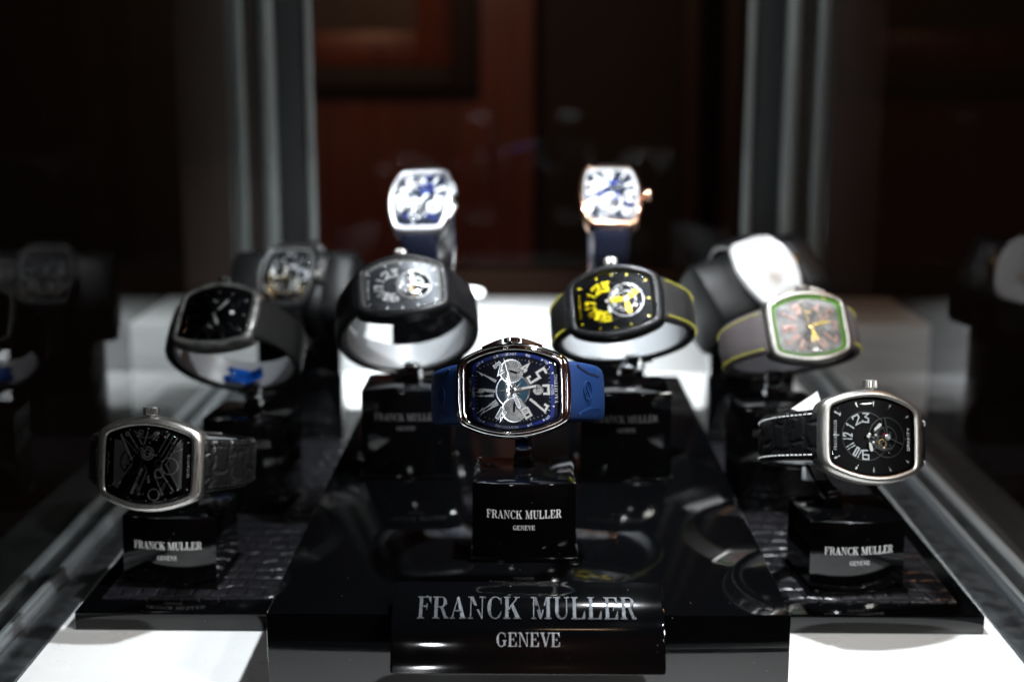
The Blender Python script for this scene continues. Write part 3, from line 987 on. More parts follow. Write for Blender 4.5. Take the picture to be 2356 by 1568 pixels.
def skeleton_face(root, dial, I, fo):
    """open-worked movement with a spoked X of bridges; drawn on a 16.2 px per mm grid of the photograph"""
    g = lambda px, py: ((555 - py) / 16.2 * mm, (600 - px) / 16.2 * mm)
    base = MB()
    for pts, m in (([(320, 350), (880, 350), (880, 730), (320, 730)], 'bridge_dark'),):
        base.poly([g(*p) for p in pts], ZD, ZD + .06 * mm, m)
    for pts in ([(312, 372), (372, 372), (430, 470), (430, 560), (350, 735), (312, 735)], [(876, 372), (836, 372), (776, 480), (776, 560), (852, 735), (876, 735)],
                [(500, 700), (760, 690), (720, 800), (520, 800)], [(470, 290), (690, 290), (650, 350), (520, 350)]):
        base.poly([g(*p) for p in pts], ZD + .03 * mm, ZD + .11 * mm, 'plate_grey')
    for x0, x1 in ((312, 345), (842, 876)):
        base.poly([g(x0, 370), g(x1, 370), g(x1, 735), g(x0, 735)], ZD + .02 * mm, ZD + .16 * mm, 'plate_grey')
    base.build('movement_plate', dial, bend)
    br = MB()
    bars = [((370, 325), (470, 520), 15), ((470, 560), (330, 745), 16), ((425, 300), (520, 430), 9), ((560, 585), (475, 790), 22), ((600, 600), (540, 760), 10), ((665, 640), (735, 790), 9),
            ((770, 305), (690, 455), 5), ((805, 320), (712, 490), 5), ((835, 335), (735, 520), 5), ((865, 350), (755, 545), 5), ((750, 540), (860, 745), 12), ((700, 590), (820, 760), 9),
            ((385, 690), (350, 750), 8), ((520, 470), (390, 350), 7), ((640, 360), (690, 300), 10), ((610, 640), (620, 700), 18), ((430, 620), (300, 735), 5), ((780, 470), (880, 420), 6), ((560, 430), (600, 290), 7)]
    for i, (a, b, w) in enumerate(bars):
        br.stroke([g(*a), g(*b)], w / 16.2 * mm, ZD + .1 * mm, ZD + (.5 + .03 * (i % 6)) * mm, ('gear', 'steel', 'gear')[i % 3])
    br.build('bridge', dial, bend)
    gw = MB()
    for (px, py, r0, r1, m, z) in ((460, 540, 82, 96, 'bridge_dark', .3), (460, 540, 14, 24, 'silver', .8), (600, 465, 24, 36, 'gear', .9), (600, 465, 46, 54, 'gear', .6), (780, 560, 60, 70, 'gear', .2), (700, 620, 30, 40, 'gear', .5),
                                    (540, 300, 12, 20, 'gear', .4), (425, 320, 10, 18, 'gear', .4), (725, 305, 14, 22, 'bridge_dark', .4), (515, 785, 10, 18, 'bridge_dark', .5), (660, 790, 40, 48, 'gear', .3), (545, 440, 10, 16, 'silver', .5),
                                    (535, 650, 8, 14, 'bridge_dark', .9), (515, 690, 8, 14, 'bridge_dark', .9), (690, 540, 22, 30, 'brass', .4)):
        gw.ring(g(px, py), r0 / 16.2 * mm, r1 / 16.2 * mm, ZD + .02 * mm, ZD + z * mm, m, 44, .10 * mm if r1 > 30 else 0)
    for k in range(34):
        px, py = rnd.uniform(340, 860), rnd.choice((rnd.uniform(300, 400), rnd.uniform(640, 790), rnd.uniform(420, 640)))
        gw.disc(g(px, py), rnd.uniform(3, 8) / 16.2 * mm, ZD, ZD + rnd.uniform(.3, .8) * mm, rnd.choice(('gear', 'silver', 'bridge_dark', 'gear')), 12, .12 * mm)
    gw.build('gear_wheel', dial, bend)
    hr = MB()
    hull_marks(hr, I, .90, .935, 12, 'gear', .5 * mm, .5 * mm)
    hr.build('hour_marks', dial, bend)
    fnz = lambda u, v, z: (u, v, -1.25 * mm + z)
    hr = MB()
    serif_text(hr, 'FRANCK MULLER', 10.5 * mm, .95 * mm, fnz, 0, .07 * mm, 'gear', 0, 20.1 * mm)
    hr.build('printed_name', dial, bend)
    hr = MB()
    sans_text(hr, 'SEVEN DAYS', 11 * mm, 1.0 * mm, fnz, 0, .07 * mm, 'gear', 0, -20.9 * mm)
    hr.build('printed_title', dial, bend)
    hand(dial, 'minute_hand', g(600, 465), R(60), 2 * mm, 9 * mm, 1.0 * mm, 'bridge_dark', 1.2 * mm, 'gear')
    hand(dial, 'hour_hand', g(600, 465), R(-172), -1.5 * mm, 5.4 * mm, 1.0 * mm, 'gear', 1.0 * mm)


def sparkle_face(mets, blue, gold=False, seed=3, tb=(0, -8), numerals=True, nc='silver'):
    """bright open-worked dial seen only as glints: bridges, wheels and polished screw heads"""
    def face(root, dial, I, fo):
        r = random.Random(seed)
        wh = MB()
        for k in range(9):
            a, b = r.uniform(-13, 13) * mm, r.uniform(-17, 17) * mm
            rr = r.uniform(2, 4.6) * mm
            wh.ring((a, b), rr * .72, rr, ZD + .02 * mm, ZD + r.uniform(.3, .8) * mm, r.choice(mets), 40, .15 * mm)
        wh.ring((tb[0] * mm, tb[1] * mm), 6.3 * mm, 7.2 * mm, ZD + .02 * mm, ZD + .9 * mm, mets[0], 50)
        wh.disc((tb[0] * mm, tb[1] * mm), 6.2 * mm, ZD, ZD + .1 * mm, blue, 40)
        wh.build('gear_wheel', dial, bend)
        br = MB()
        for k in range(9):
            a, b, t = r.uniform(-12, 12) * mm, r.uniform(-16, 16) * mm, r.uniform(0, PI)
            l = r.uniform(3, 7) * mm
            br.stroke([(a - l * math.cos(t), b - l * math.sin(t)), (a + l * math.cos(t), b + l * math.sin(t))], r.uniform(.8, 1.8) * mm, ZD + .05 * mm, ZD + (.5 + .05 * k) * mm, r.choice(mets))
        br.build('bridge', dial, bend)
        sc = MB()
        for k in range(46):
            y = r.uniform(-19, 19) * mm
            w = (17 - 5 * (y / (20 * mm)) ** 2) * mm
            m2 = r.choice(mets)
            if gold and y < -2 * mm:
                m2 = 'brass' if r.random() < .7 else 'gold'
            sc.disc((r.uniform(-w, w), y), r.uniform(.5, 1.3) * mm, ZD, ZD + r.uniform(.4, 1.2) * mm, m2, 14, r.uniform(.2, .5) * mm)
        sc.build('screw_head', dial, bend)
        if numerals:
            for h in (12, 1, 2, 3, 4, 8, 9, 10, 11):
                b = boundary(I, CLK[h])
                numeral(dial, str(h), CLK[h], (0, 0), b * .55, b * .86, (4.2 if h > 9 else 3.4) * mm, 1.0 * mm, nc, 'lume', .9 * mm)
        if not numerals:
            hand(dial, 'hour_hand', (0, 0), R(40), -1 * mm, 8 * mm, 1.4 * mm, 'silver', 1.3 * mm)
    return face


def pave_face(root, dial, I, fo):
    pv = MB()
    r = random.Random(11)
    y = -20.4
    row = 0
    while y < 20.5:
        w = 17.6 - 5 * (y / 21.) ** 2
        x = -w + (row % 2) * .8
        while x < w:
            if (x - 1.5) ** 2 + (y + 9) ** 2 > 26:
                tx, ty = r.uniform(-.35, .35), r.uniform(-.35, .35)
                rr = .78 * mm
                p = (x * mm, y * mm)
                ring = lambda k, z, n=8: [(p[0] + rr * k * math.cos(2 * PI * j / n), p[1] + rr * k * math.sin(2 * PI * j / n), ZD + z * mm + rr * k * (tx * math.cos(2 * PI * j / n) + ty * math.sin(2 * PI * j / n))) for j in range(n)]
                pv.loft([ring(1, .05), ring(1, .25), ring(.55, .62)], 'diamond', cap1=True)
            x += 1.62
        y += 1.42
        row += 1
    pv.build('pave_stone', dial, bend)['kind'] = 'stuff'
    tb = MB()
    q = (1.5 * mm, -9 * mm)
    tb.disc(q, 4.9 * mm, ZD, ZD + .15 * mm, 'grey_dial', 36)
    tb.ring(q, 4.6 * mm, 5.0 * mm, ZD, ZD + .5 * mm, 'steel', 40)
    for k in range(8):
        a = k * .8
        tb.disc((q[0] + 2.6 * mm * math.cos(a), q[1] + 2.6 * mm * math.sin(a)), .7 * mm, ZD, ZD + .5 * mm, ('brass', 'gear')[k % 2], 12, .2 * mm)
    tb.build('tourbillon', dial, bend)


def dark_chrono(root, dial, I, fo):
    hr = MB()
    hull_marks(hr, I, .80, .86, 12, 'gear', .2 * mm, .45 * mm)
    hr.build('chapter_ring', dial, bend)
    for h in (12, 1, 2, 4, 5, 7, 8, 10, 11):
        b = boundary(I, CLK[h])
        numeral(dial, str(h), CLK[h], (0, 0), b * .45, b * .78, (4.4 if h > 9 else 3.6) * mm, .9 * mm, 'bridge_dark', None)
    for c in ((8.6 * mm, 0), (-8.8 * mm, 0)):
        subdial(dial, c, 4.6 * mm, 'black_dial', 'bridge_dark', ((R(30), .7, 'lume'),), marks='gear')
    dt = MB()
    dt.disc((1.5 * mm, -10.5 * mm), 1.3 * mm, ZD, ZD + .4 * mm, 'lume', 16, .1 * mm)
    dt.build('date_window', dial, bend)
    hand(dial, 'hour_hand', (0, 0), R(-118), 1.6 * mm, 8 * mm, 2.0 * mm, 'lume', .9 * mm)
    hand(dial, 'minute_hand', (0, 0), R(128), 3.5 * mm, 12 * mm, 1.3 * mm, 'lume', 1.1 * mm)
    hb = MB()
    hb.disc((0, 0), 1.3 * mm, ZD, ZD + 1.3 * mm, 'gear', 18, .1 * mm)
    hb.build('hand_hub', dial, bend)


def rubber_extra(so, P, a, b, k, wf, thf):
    """raised oval badge and carved grooves on a moulded rubber strap"""
    seq = P[a:b] if k == 0 else P[a:b][::-1]
    cum = [0]
    for i in range(1, len(seq)):
        cum.append(cum[-1] + (seq[i] - seq[i - 1]).length)
    tot = cum[-1]

    def fn(u, s, h):
        j = max(1, next((i for i in range(len(seq)) if cum[i] >= s), len(seq) - 1))
        p = seq[j - 1].lerp(seq[j], (s - cum[j - 1]) / max(1e-9, cum[j] - cum[j - 1]))
        d = (seq[j] - seq[j - 1]).normalized()
        nr = Vector((-d.y, d.x))
        if nr.dot(p - Vector((0, -.037))) < 0:
            nr = -nr
        t = s / tot if k == 0 else 1 - s / tot
        q = p + nr * (thf(t) * .7 * (.985 - .14 * min(1, (u / (wf(t) / 2)) ** 2)) + h)
        return (u, q.x, q.y)
    eb = MB()
    sc = 10.5 * mm
    oval = [(4.3 * mm * math.cos(t), sc + 3.0 * mm * math.sin(t)) for t in [2 * PI * j / 28 for j in range(28)]]
    eb.stroke(oval, .75 * mm, -.1 * mm, .55 * mm, 'blue_rubber', fn, True, .001)
    eb.stroke([(3.0 * mm, sc - 1.5 * mm), (-.4 * mm, sc - .2 * mm), (.4 * mm, sc + .2 * mm), (-3.0 * mm, sc + 1.5 * mm)], .75 * mm, -.1 * mm, .45 * mm, 'blue_rubber', fn, False, .001)
    eb.stroke([(2.6 * mm, sc + .9 * mm), (.6 * mm, sc + 1.5 * mm)], .6 * mm, -.1 * mm, .45 * mm, 'blue_rubber', fn, False, .001)
    eb.stroke([(-2.6 * mm, sc - .9 * mm), (-.6 * mm, sc - 1.5 * mm)], .6 * mm, -.1 * mm, .45 * mm, 'blue_rubber', fn, False, .001)
    eb.build('badge', so)
    for sg in (1, -1):
        gv = MB()
        path = [(sg * x * mm, s * mm) for x, s in ((11.6, 4), (10.2, 6), (9.0, 9), (8.0, 13), (7.6, 17), (7.4, 22))]
        gv.stroke(path, .9 * mm, -.35 * mm, .06 * mm if sg > 0 else .35 * mm, 'navy_rubber' if sg > 0 else 'blue_rubber', fn, False, .001)
        gv.build('groove', so)


# ------------------------------------------------------------------ stands
def stand(label, X, Y, z0, h, mw=None, kind='side', yaw=0, text=True, w=.050, d=.050, group='black watch stands', cuffm='cuff', film=False, print_m='paint'):
    """lacquer block with a bowed front, a post and the open cuff that carries one watch"""
    mx = Matrix.Translation((X, Y, z0)) @ Matrix.Rotation(R(yaw), 4, 'Z')
    root = thing('watch_stand', label, 'watch stand', mx, group)
    inv = mx.inverted()
    sag, lean = .0045, .0022
    blk = MB()

    def ring(ins, z):
        n = 18
        k = 1 - ins / (w / 2)
        p = []
        for i in range(n + 1):
            x = -w / 2 + w * i / n
            p.append((x * k, (-d / 2 + .0045 - sag * (1 - (2 * x / w) ** 2)) * k + lean * z / h, z))
        p += [(w / 2 * k, (d / 2 - .003) * k, z), ((w / 2 - .003) * k, d / 2 * k, z), (-(w / 2 - .003) * k, d / 2 * k, z), (-w / 2 * k, (d / 2 - .003) * k, z)]
        return p
    b = .0009
    blk.loft([ring(b, 0), ring(b * .3, b * .3), ring(0, b), ring(0, h - b), ring(b * .3, h - b * .3), ring(b, h)], 'lacquer', cap0=True, cap1=True)
    blk.build('block', root)
    # narrow plinth lip
    pl = MB()
    pl.box((0, .001, .0011), (w + .003, d + .002, .0022), 'lacquer', .0006)
    pl.build('plinth', root)
    if text:
        tx = MB()

        def fn(u, v, e):
            return (u, -d / 2 + .0045 - sag * (1 - (2 * u / w) ** 2) + lean * v / h - .00004 - e, v)
        zt = h - .0168
        serif_text(tx, 'FRANCK MULLER', .0362, .0040, fn, 0, .00010, print_m, 0, zt)
        serif_text(tx, 'GENEVE', .0106, .0022, fn, 0, .00010, print_m, 0, zt - .0056)
        tx.build('printed_name', root)
    if mw is not None:
        back = -38 * mm - 36 * mm
        down = Vector((-1, 0, 0)) if kind == 'side' else Vector((0, -1, 0))
        if kind == 'side':
            tip = mw @ Vector((-13 * mm, 0, back + 2.5 * mm))
        else:
            cc = mw @ Vector((0, 0, -38 * mm))
            tip = cc + Vector((0, 0.0, -.036))
        lt = inv @ tip
        ps = MB()
        top = Vector((lt.x, lt.y, lt.z + .006))
        bx, by = lt.x * .35, max(-.004, min(.012, lt.y))
        rings = []
        for (p, s) in ((Vector((bx, by, h)), 1.25), (Vector((bx, by, h + .004)), 1.2), (Vector((bx, by, h + .0055)), 1.0), (top.lerp(Vector((bx, by, h)), .3), 1.0), (top, 1.0)):
            a = .0042 * s
            c_ = a * .7
            rings.append([(p.x + x, p.y + y, p.z) for x, y in ((a, -c_), (a, c_), (c_, a), (-c_, a), (-a, c_), (-a, -c_), (-c_, -a), (c_, -a))])
        ps.loft(rings, 'lacquer', cap0=True, cap1=True)
        ps.build('post', root)
        kn = MB()
        kn.box((bx, by - .0005, h + .0052), (.0088, .0082, .0098), 'knuckle', .0022, 3)
        kn.build('knuckle', root)
        xf = lambda p: inv @ (mw @ p)
        cu = MB()
        P = strap_path(26.2 * mm)
        Q = []
        c0 = Vector((0, -38 * mm))
        for p in P[5:-5]:
            e = p - c0
            Q.append(c0 + e * (1 - 2.9 * mm / e.length))
        rings = []
        for i, p in enumerate(Q):
            e = (p - c0).normalized()
            hw = 9.0 * mm
            rings.append([(x, (p + e * t).x, (p + e * t).y) for x, t in ((-hw, -.0003), (-hw, .0008), (hw, .0008), (hw, -.0003), (hw * .95, -.0009), (-hw * .95, -.0009))])
        cu.loft(rings, cuffm, cap0=True, cap1=True)
        if kind == 'side':
            cu.box((-13.6 * mm, 0, back + 2.6 * mm), (7 * mm, 11 * mm, 2.2 * mm), cuffm, .5 * mm)
        co = cu.build('cuff', root, xf, 50)
        if film:
            fb = MB()
            fr_ = random.Random(4)
            nu, nv = 14, 9
            z0_ = (film[2] if len(film) > 2 else -70) * mm
            rows = []
            for i in range(nu):
                row = []
                for j in range(nv):
                    u_, v_ = i / (nu - 1) - .5, j / (nv - 1) - .5
                    row.append((film[0] * mm + v_ * 10 * mm, film[1] * mm + u_ * 30 * mm, z0_ + (1.6 * math.sin(u_ * 9) + 1.3 * math.cos(v_ * 7 + u_ * 5)) * mm + fr_.uniform(-.9, .9) * mm))
                rows.append(row)
            fb.loft(rows, 'film', closed=False)
            fb.build('protective_film', co, xf)
    return root


# ================================================================== the showcase
W = .256            # side panes
FLW = .237          # half width of the white floor
def plain(name, mats, boxes, parent=None, **k):
    mb = MB()
    for c, s, m, bev in boxes:
        mb.box(c, s, m, bev)
    return mb.build(name, parent)


YB = 1.43           # back corner of the glass
fl = plain('showcase_floor', None, [((0, .8945, -.002), (2 * FLW, .749, .004), 'white_floor', 0)])
tag(fl, 'bright white floor panel inside the glass showcase', 'floor', None, 'structure')
ld = plain('back_counter', None, [((0, 1.345, -.005), (.730, .148, .10), 'counter', .002)])
tag(ld, 'wide white counter standing across the back of the showcase behind all watches', 'counter')

case = thing('glass_showcase', 'large glass showcase with metal corner posts and side rails round the watches', 'showcase', Matrix.Translation((0, 1.0, 0)))
Y0 = -1.0
for sx in (-1, 1):
    g = MB()
    g.add([(sx * W, y + Y0, z) for y, z in ((.505, .006), (1.266, .006), (1.266, .05), (YB - .006, .05), (YB - .006, .9), (1.266, .9), (.505, .9))], [(0, 1, 2, 5, 6), (2, 3, 4, 5)], 'glass')
    g.build('side_glass', case)
    r = MB()
    yl, yc = .768, .884 + Y0
    r.box((sx * (FLW + .0088), yc, -.001), (.0172, yl, .005), 'alu_dark', .0008)
    r.box((sx * (W + .0017), yc, .003), (.0034, yl, .010), 'alu', .0008)
    r.box((sx * (W + .0098), yc, .001), (.0122, yl, .006), 'alu_dark', .0008)
    r.box((sx * (W + .018), yc, .003), (.004, yl, .010), 'alu', .0012)
    r.build('side_rail', case)
    p = MB()
    p.box((sx * .2345, YB + .016 + Y0, .45), (.034, .03, .89), 'post_face', .001)
    p.box((sx * .2740, YB + .019 + Y0, .45), (.044, .03, .89), 'mirror_brown', .001)
    p.box((sx * .3235, YB + .016 + Y0, .45), (.054, .03, .89), 'mirror_brown', .001)  # brown boxes beyond the pane stand in for reflections in it
    po = p.build('corner_post_and_reflections', case)
    for x0, x1, m in ((.2135, .2215, 'post_trim'), (.2515, .2660, 'post_trim'), (.2815, .2930, 'post_trim')):  # trim outside the pane stands in for its mirror image
        t = MB()
        t.box((sx * (x0 + x1) / 2, YB - .003 + Y0, .45), (x1 - x0, .010, .89), m, .002, 3)
        t.build('trim_strip', po)
g = MB()
g.add([(-.217, YB + .02 + Y0, .071), (.217, YB + .02 + Y0, .071), (.217, YB + .02 + Y0, .9), (-.217, YB + .02 + Y0, .9)], [(0, 1, 2, 3)], 'glass_back')
g.build('back_glass', case)
plain('back_rail', None, [((0, YB + .022 + Y0, .036), (.43, .026, .068), 'wood_rail', .003)], case)
plain('front_rail', None, [((0, .507 + Y0, -.001), (2 * W + .03, .024, .012), 'alu_dark', .002)], case)
plain('cabinet', None, [((0, .86 + Y0, -.25), (.66, .80, .48), 'black_matt', .004)], case)

# ------------------------------------------------------------------ riser, trays, nameplate
RT_ = .044
riser = plain('riser', None, [((0, 0, RT_ / 2), (.231, .476, RT_), 'lacquer', .0009)])
riser.name = 'display_riser'
riser.location = (0, .589 + .238, 0)
tag(riser, 'long glossy black raised platform down the middle of the showcase', 'riser')
for sx, side in ((-1, 'left'), (1, 'right')):
    t = thing('display_tray', f'low black tray with crocodile leather inlay under the {"skeleton watch with black leather strap" if sx < 0 else "white stitched black strap watch"}', 'tray', Matrix.Translation((sx * .1723, .885, 0)), 'low black trays beside the riser')
    plain('tray_base', None, [((0, 0, .005), (.1129, .424, .010), 'lacquer', .0009)], t)
    plain('leather_inlay', None, [((0, .002, .0103), (.094, .396, .0012), 'croc', .0004)], t)

npl = thing('name_plate', 'glossy black name plate with silver raised lettering at the front edge of riser', 'name plate', Matrix.Translation((0, .589, RT_)))
prof = [(-.0196, -.0188), (-.0191, -.016), (-.0178, -.010), (-.0160, -.004), (-.0135, .0010), (-.0100, .0048), (-.0045, .0082), (.0025, .0099), (.0080, .0105), (.0112, .0107)]
_a, _b = Vector(prof[0]), Vector(prof[-1])
pr = [Vector(p) * .64 + (_a + (_b - _a) * (i / (len(prof) - 1))) * .36 for i, p in enumerate(prof)]
for _ in range(2):                                     # refine the face curve
    q = [pr[0]]
    for i in range(len(pr) - 1):
        q += [pr[i] * .75 + pr[i + 1] * .25, pr[i] * .25 + pr[i + 1] * .75]
    pr = q + [pr[-1]]
cum = [0]
for i in range(1, len(pr)):
    cum.append(cum[-1] + (pr[i] - pr[i - 1]).length)


def plate_fn(u, s, h):
    s = max(0, min(cum[-1] - 1e-7, s))
    j = max(1, next(i for i in range(len(pr)) if cum[i] > s))
    p = pr[j - 1].lerp(pr[j], (s - cum[j - 1]) / (cum[j] - cum[j - 1]))
    d = (pr[min(len(pr) - 1, j + 1)] - pr[max(0, j - 2)]).normalized()
    n = Vector((-d.y, d.x))
    q = p + n * h
    return (u, q.x, q.y)


pb = MB()
PW = .0592
sec = [(p.x, p.y) for p in pr]
sec = [(sec[0][0] + .0012, sec[0][1] - .0009)] + sec
back = [(.0124, .0098), (.0126, .0004), (-.0012, .0004), (-.0012, -.0200), (-.0168, -.0202)]
loop = sec + back
cy_, cz_ = sum(p[0] for p in loop) / len(loop), sum(p[1] for p in loop) / len(loop)
rings = []
for x, k in ((-PW, .0016), (-PW + .0003, .0006), (-PW + .0010, 0), (PW - .0010, 0), (PW - .0003, .0006), (PW, .0016)):
    rings.append([(x, y + (cy_ - y) * k * 30, z + (cz_ - z) * k * 30) for y, z in loop])
pb.loft(rings, 'lacquer', cap0=True, cap1=True)
pb.build('plate', npl, None, 40)


def s_at(ratio):                                       # arc length on the plate face seen at a given drop / distance
    best = min(range(400), key=lambda i: abs((HC - RT_ - plate_fn(0, cum[-1] * i / 400, 0)[2]) / (.589 + plate_fn(0, cum[-1] * i / 400, 0)[1]) - ratio))
    return cum[-1] * best / 400


tx = MB()
b0, b1 = s_at(.4133), s_at(.3962)
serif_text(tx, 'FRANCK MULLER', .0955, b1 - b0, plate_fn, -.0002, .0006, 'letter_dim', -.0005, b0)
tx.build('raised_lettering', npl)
tx = MB()
b0, b1 = s_at(.4349), s_at(.4238)
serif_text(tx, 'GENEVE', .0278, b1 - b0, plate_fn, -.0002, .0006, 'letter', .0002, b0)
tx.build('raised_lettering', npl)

# ================================================================== the watches
G = 'watches on display'
mw_c = pose('side', -3.5, 18.5, 2.8, 1179, 897, .650)
watch('chronograph_watch', 'polished chronograph with silver numerals on navy dial and blue rubber strap, in front centre', mw_c, dict(
    inner=(21.4 * mm, 13.1 * mm, 18.4 * mm), case='chrome', strap='blue_rubber', crown='chrome', dial='navy_dial', flange='navy_dial', flange_in=.975, pushers=True, strap_w=(27, 22), strap_extra=rubber_extra, thick=10.5,
    bezel_prof=[(0, -4.2), (-.03, -3.0), (0, -1.9), (.08, -1.0), (.2, -.45), (.32, -.25), (.40, -.5), (.46, -.9), (.52, -.5), (.62, -.05), (.74, .05), (.86, -.1), (.95, -.4), (1, -.9), (1, -1.5)],
    face=chrono_face('silver', 'lume', True, 'sub_white', 'silver', 'silver', 'lume', True, 'blue', titles='YACHTING', nsw=1.5)), group=G)
mw_l = pose('side', -7, 11, -.5, 335, 1069, .692)
watch('skeleton_watch', 'brushed steel watch with open dark movement and black leather strap, on front left stand', mw_l, dict(
    inner=(21.8 * mm, 14.0 * mm, 19.2 * mm), side=4.2, end=5.4, case='steel', strap='croc_strap', crown='silver', flange='black_dial', dial='black_dial', strap_w=(26, 21), stitch='black_rubber', face=skeleton_face), group=G)
mw_r = pose('side', 15, 20, -7.0, 2015, 1003, .688)
watch('tourbillon_watch', 'brushed titanium watch with thin white numerals and white stitched black strap', mw_r, dict(
    inner=(22.2 * mm, 13.6 * mm, 19.2 * mm), side=4.0, end=5.2, case='titan', strap='croc_strap', crown='steel', stitch='stitch_w', strap_w=(25, 21), flange_in=.95,
    face=gravity_face('paint', None, None, 'gear', 'GRAVITY', 'bridge_dark', 'bridge_dark', sw=.62, raised=.2, bits=('bridge_dark', 'bridge_dark', 'gear'))), group=G)
mw_y = pose('side', -13.7, 31.6, 11.0, 1410, 689, .787)
watch('tourbillon_watch', 'black watch with raised yellow numerals and yellow stitched woven strap', mw_y, dict(
    inner=(22.2 * mm, 12.6 * mm, 18.4 * mm), side=4.0, case='gun', strap='weave', crown='steel', stitch='ythread', flange='bridge_dark', flange_in=.92,
    face=gravity_face('yellow', 'yellow', 'yellow', 'yellow', None, 'silver', 'bridge_dark', sw=1.3, raised=1.0, twords='yellow', wk=1.36, ri=5.8, ro=11.9)), group=G)
mw_b = pose('side', -2, 47.6, 7.2, 923, 650, .801)
watch('tourbillon_watch', 'black watch with grey numerals and bright open movement, on tall stand left of centre', mw_b, dict(
    inner=(22.3 * mm, 12.8 * mm, 18.4 * mm), side=4.0, case='gun', strap='black_rubber', crown='steel', flange='gear', flange_in=.92, dial='smoke_dial',
    face=gravity_face('gear', 'sub_white', None, 'lume', None, 'silver', 'silver', hands_m='silver', sw=.95, wk=1.25, ri=5.9, ro=11.7)), group=G)
mw_k = pose('side', -16, 43, 5.8, 490, 719, .832)
watch('carbon_watch', 'dark forged carbon watch on ribbed black strap, behind the steel skeleton watch', mw_k, dict(
    inner=(21.2 * mm, 14.0 * mm, 19.0 * mm), side=4.0, case='carbon', strap='carbon_strap', crown='gun', flange='bridge_dark', face=dark_chrono), group=G)
mw_g = pose('side', 11, 28, 1.6, 1866, 747, .820)
watch('chronograph_watch', 'grey chronograph with bright green inner ring, orange numerals and grey strap with yellow stitches', mw_g, dict(
    inner=(21.0 * mm, 13.8 * mm, 18.4 * mm), side=4.0, case='titan', strap='grey_strap', crown='steel', stitch='ythread', flange='green', flange_in=.905, dial='grey_dial', pushers=True,
    face=chrono_face('orange', 'lume', False, 'grey_dial', 'bridge_dark', 'gold', 'yellow', False, None, 'gold', titles=None, nsw=1.3)), group=G)
mw_w = pose('upright', -9, 42, 2.9, 966, 452, .948)
watch('skeleton_watch', 'upright polished steel watch with blue and silver dial on navy strap, high at back', mw_w, dict(
    inner=(21.4 * mm, 14.2 * mm, 18.4 * mm), case='case_bright', strap='navy_rubber', crown='chrome', flange='silver', dial='navy_dial', strap_w=(25, 21), pushers=True, face=sparkle_face(['silver', 'lume', 'silver', 'chrome', 'blue'], 'bridge_dark', seed=5, nc='lume')), kind='upright', group=G)
mw_p = pose('upright', 1.9, 46, -.3, 1406, 438, .945)
watch('tourbillon_watch', 'upright rose gold watch with white and blue dial on navy strap, high at back', mw_p, dict(
    inner=(22.2 * mm, 14.2 * mm, 18.4 * mm), case='rose', strap='navy_rubber', crown='rose', flange='sub_white', dial='navy_dial', strap_w=(25, 21), buckle='rose', face=sparkle_face(['lume', 'silver', 'rose', 'silver', 'blue'], 'bridge_dark', seed=9, nc='lume')), kind='upright', group=G)
mw_s = pose('upright', -12, 38, 2, 655, 626, 1.0)
watch('skeleton_watch', 'dark steel watch with silver and gold open movement, strapped on pillow at back left', mw_s, dict(
    inner=(21.4 * mm, 14 * mm, 18.4 * mm), case='bridge_dark', bezel='gun', strap='black_rubber', crown='steel', flange='gear', face=sparkle_face(['silver', 'silver', 'chrome', 'gear'], 'black_dial', True, 21, numerals=False)), kind='upright', group=G)
mw_d = pose('upright', 14, 40, 17, 1768, 612, .985)
watch('diamond_watch', 'watch covered in white diamonds, strapped on pillow at back right', mw_d, dict(
    inner=(21.8 * mm, 13 * mm, 18.6 * mm), case='chrome', bezel='diamond', strap='black_rubber', crown='gold', flange='diamond', dial='diamond', crystal=False, face=pave_face), kind='upright', group=G)

# ================================================================== their stands
GS = 'black watch stands with silver lettering'


def under(mw, dy=-.006):
    p = mw @ Vector((-13 * mm, 0, -71 * mm))
    return p.x, p.y + dy


x, y = under(mw_c)
stand('black lacquer stand under the blue strapped chronograph, lettering in full view', (1203 - 1217) / FPX * .70 + .001, .679, RT_, .0385, mw_c, group=GS, film=(-11, 5, -62))
x, y = under(mw_l)
stand('black lacquer stand under the brushed steel skeleton watch', -.187, .728, .0109, .0375, mw_l, yaw=-4, group=GS)
x, y = under(mw_r)
stand('black lacquer stand under the white stitched black strap watch', .1685, .722, .0109, .0385, mw_r, yaw=6, group=GS)
x, y = under(mw_b)
stand('taller black lacquer stand under the black watch with grey numerals', -.0705, .815, RT_, .0515, mw_b, group=GS, w=.052, print_m='paint_shaded')
x, y = under(mw_y)
stand('taller black lacquer stand under the yellow numeral watch', .0560, .812, RT_, .0515, mw_y, group=GS, w=.052, print_m='paint_shaded')
x, y = under(mw_k)
stand('black lacquer stand under the forged carbon watch with ribbed strap', x, y, .0109, .058, mw_k, yaw=-6, group=GS, film=(-3, 8, -66), print_m='paint_shaded')
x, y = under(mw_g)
stand('black lacquer stand under the green ringed chronograph', x, y, .0109, .064, mw_g, yaw=5, group=GS, cuffm='cuff_dark', print_m='paint_shaded')
stand('tall black stand under the upright steel watch with blue dial', mw_w.translation.x + .004, mw_w.translation.y + .026, RT_, .075, mw_w, 'upright', text=False, group=GS, cuffm='cuff_dark')
stand('tall black stand under the upright rose gold watch', mw_p.translation.x, mw_p.translation.y + .026, RT_, .08, mw_p, 'upright', text=False, group=GS, cuffm='cuff_dark')


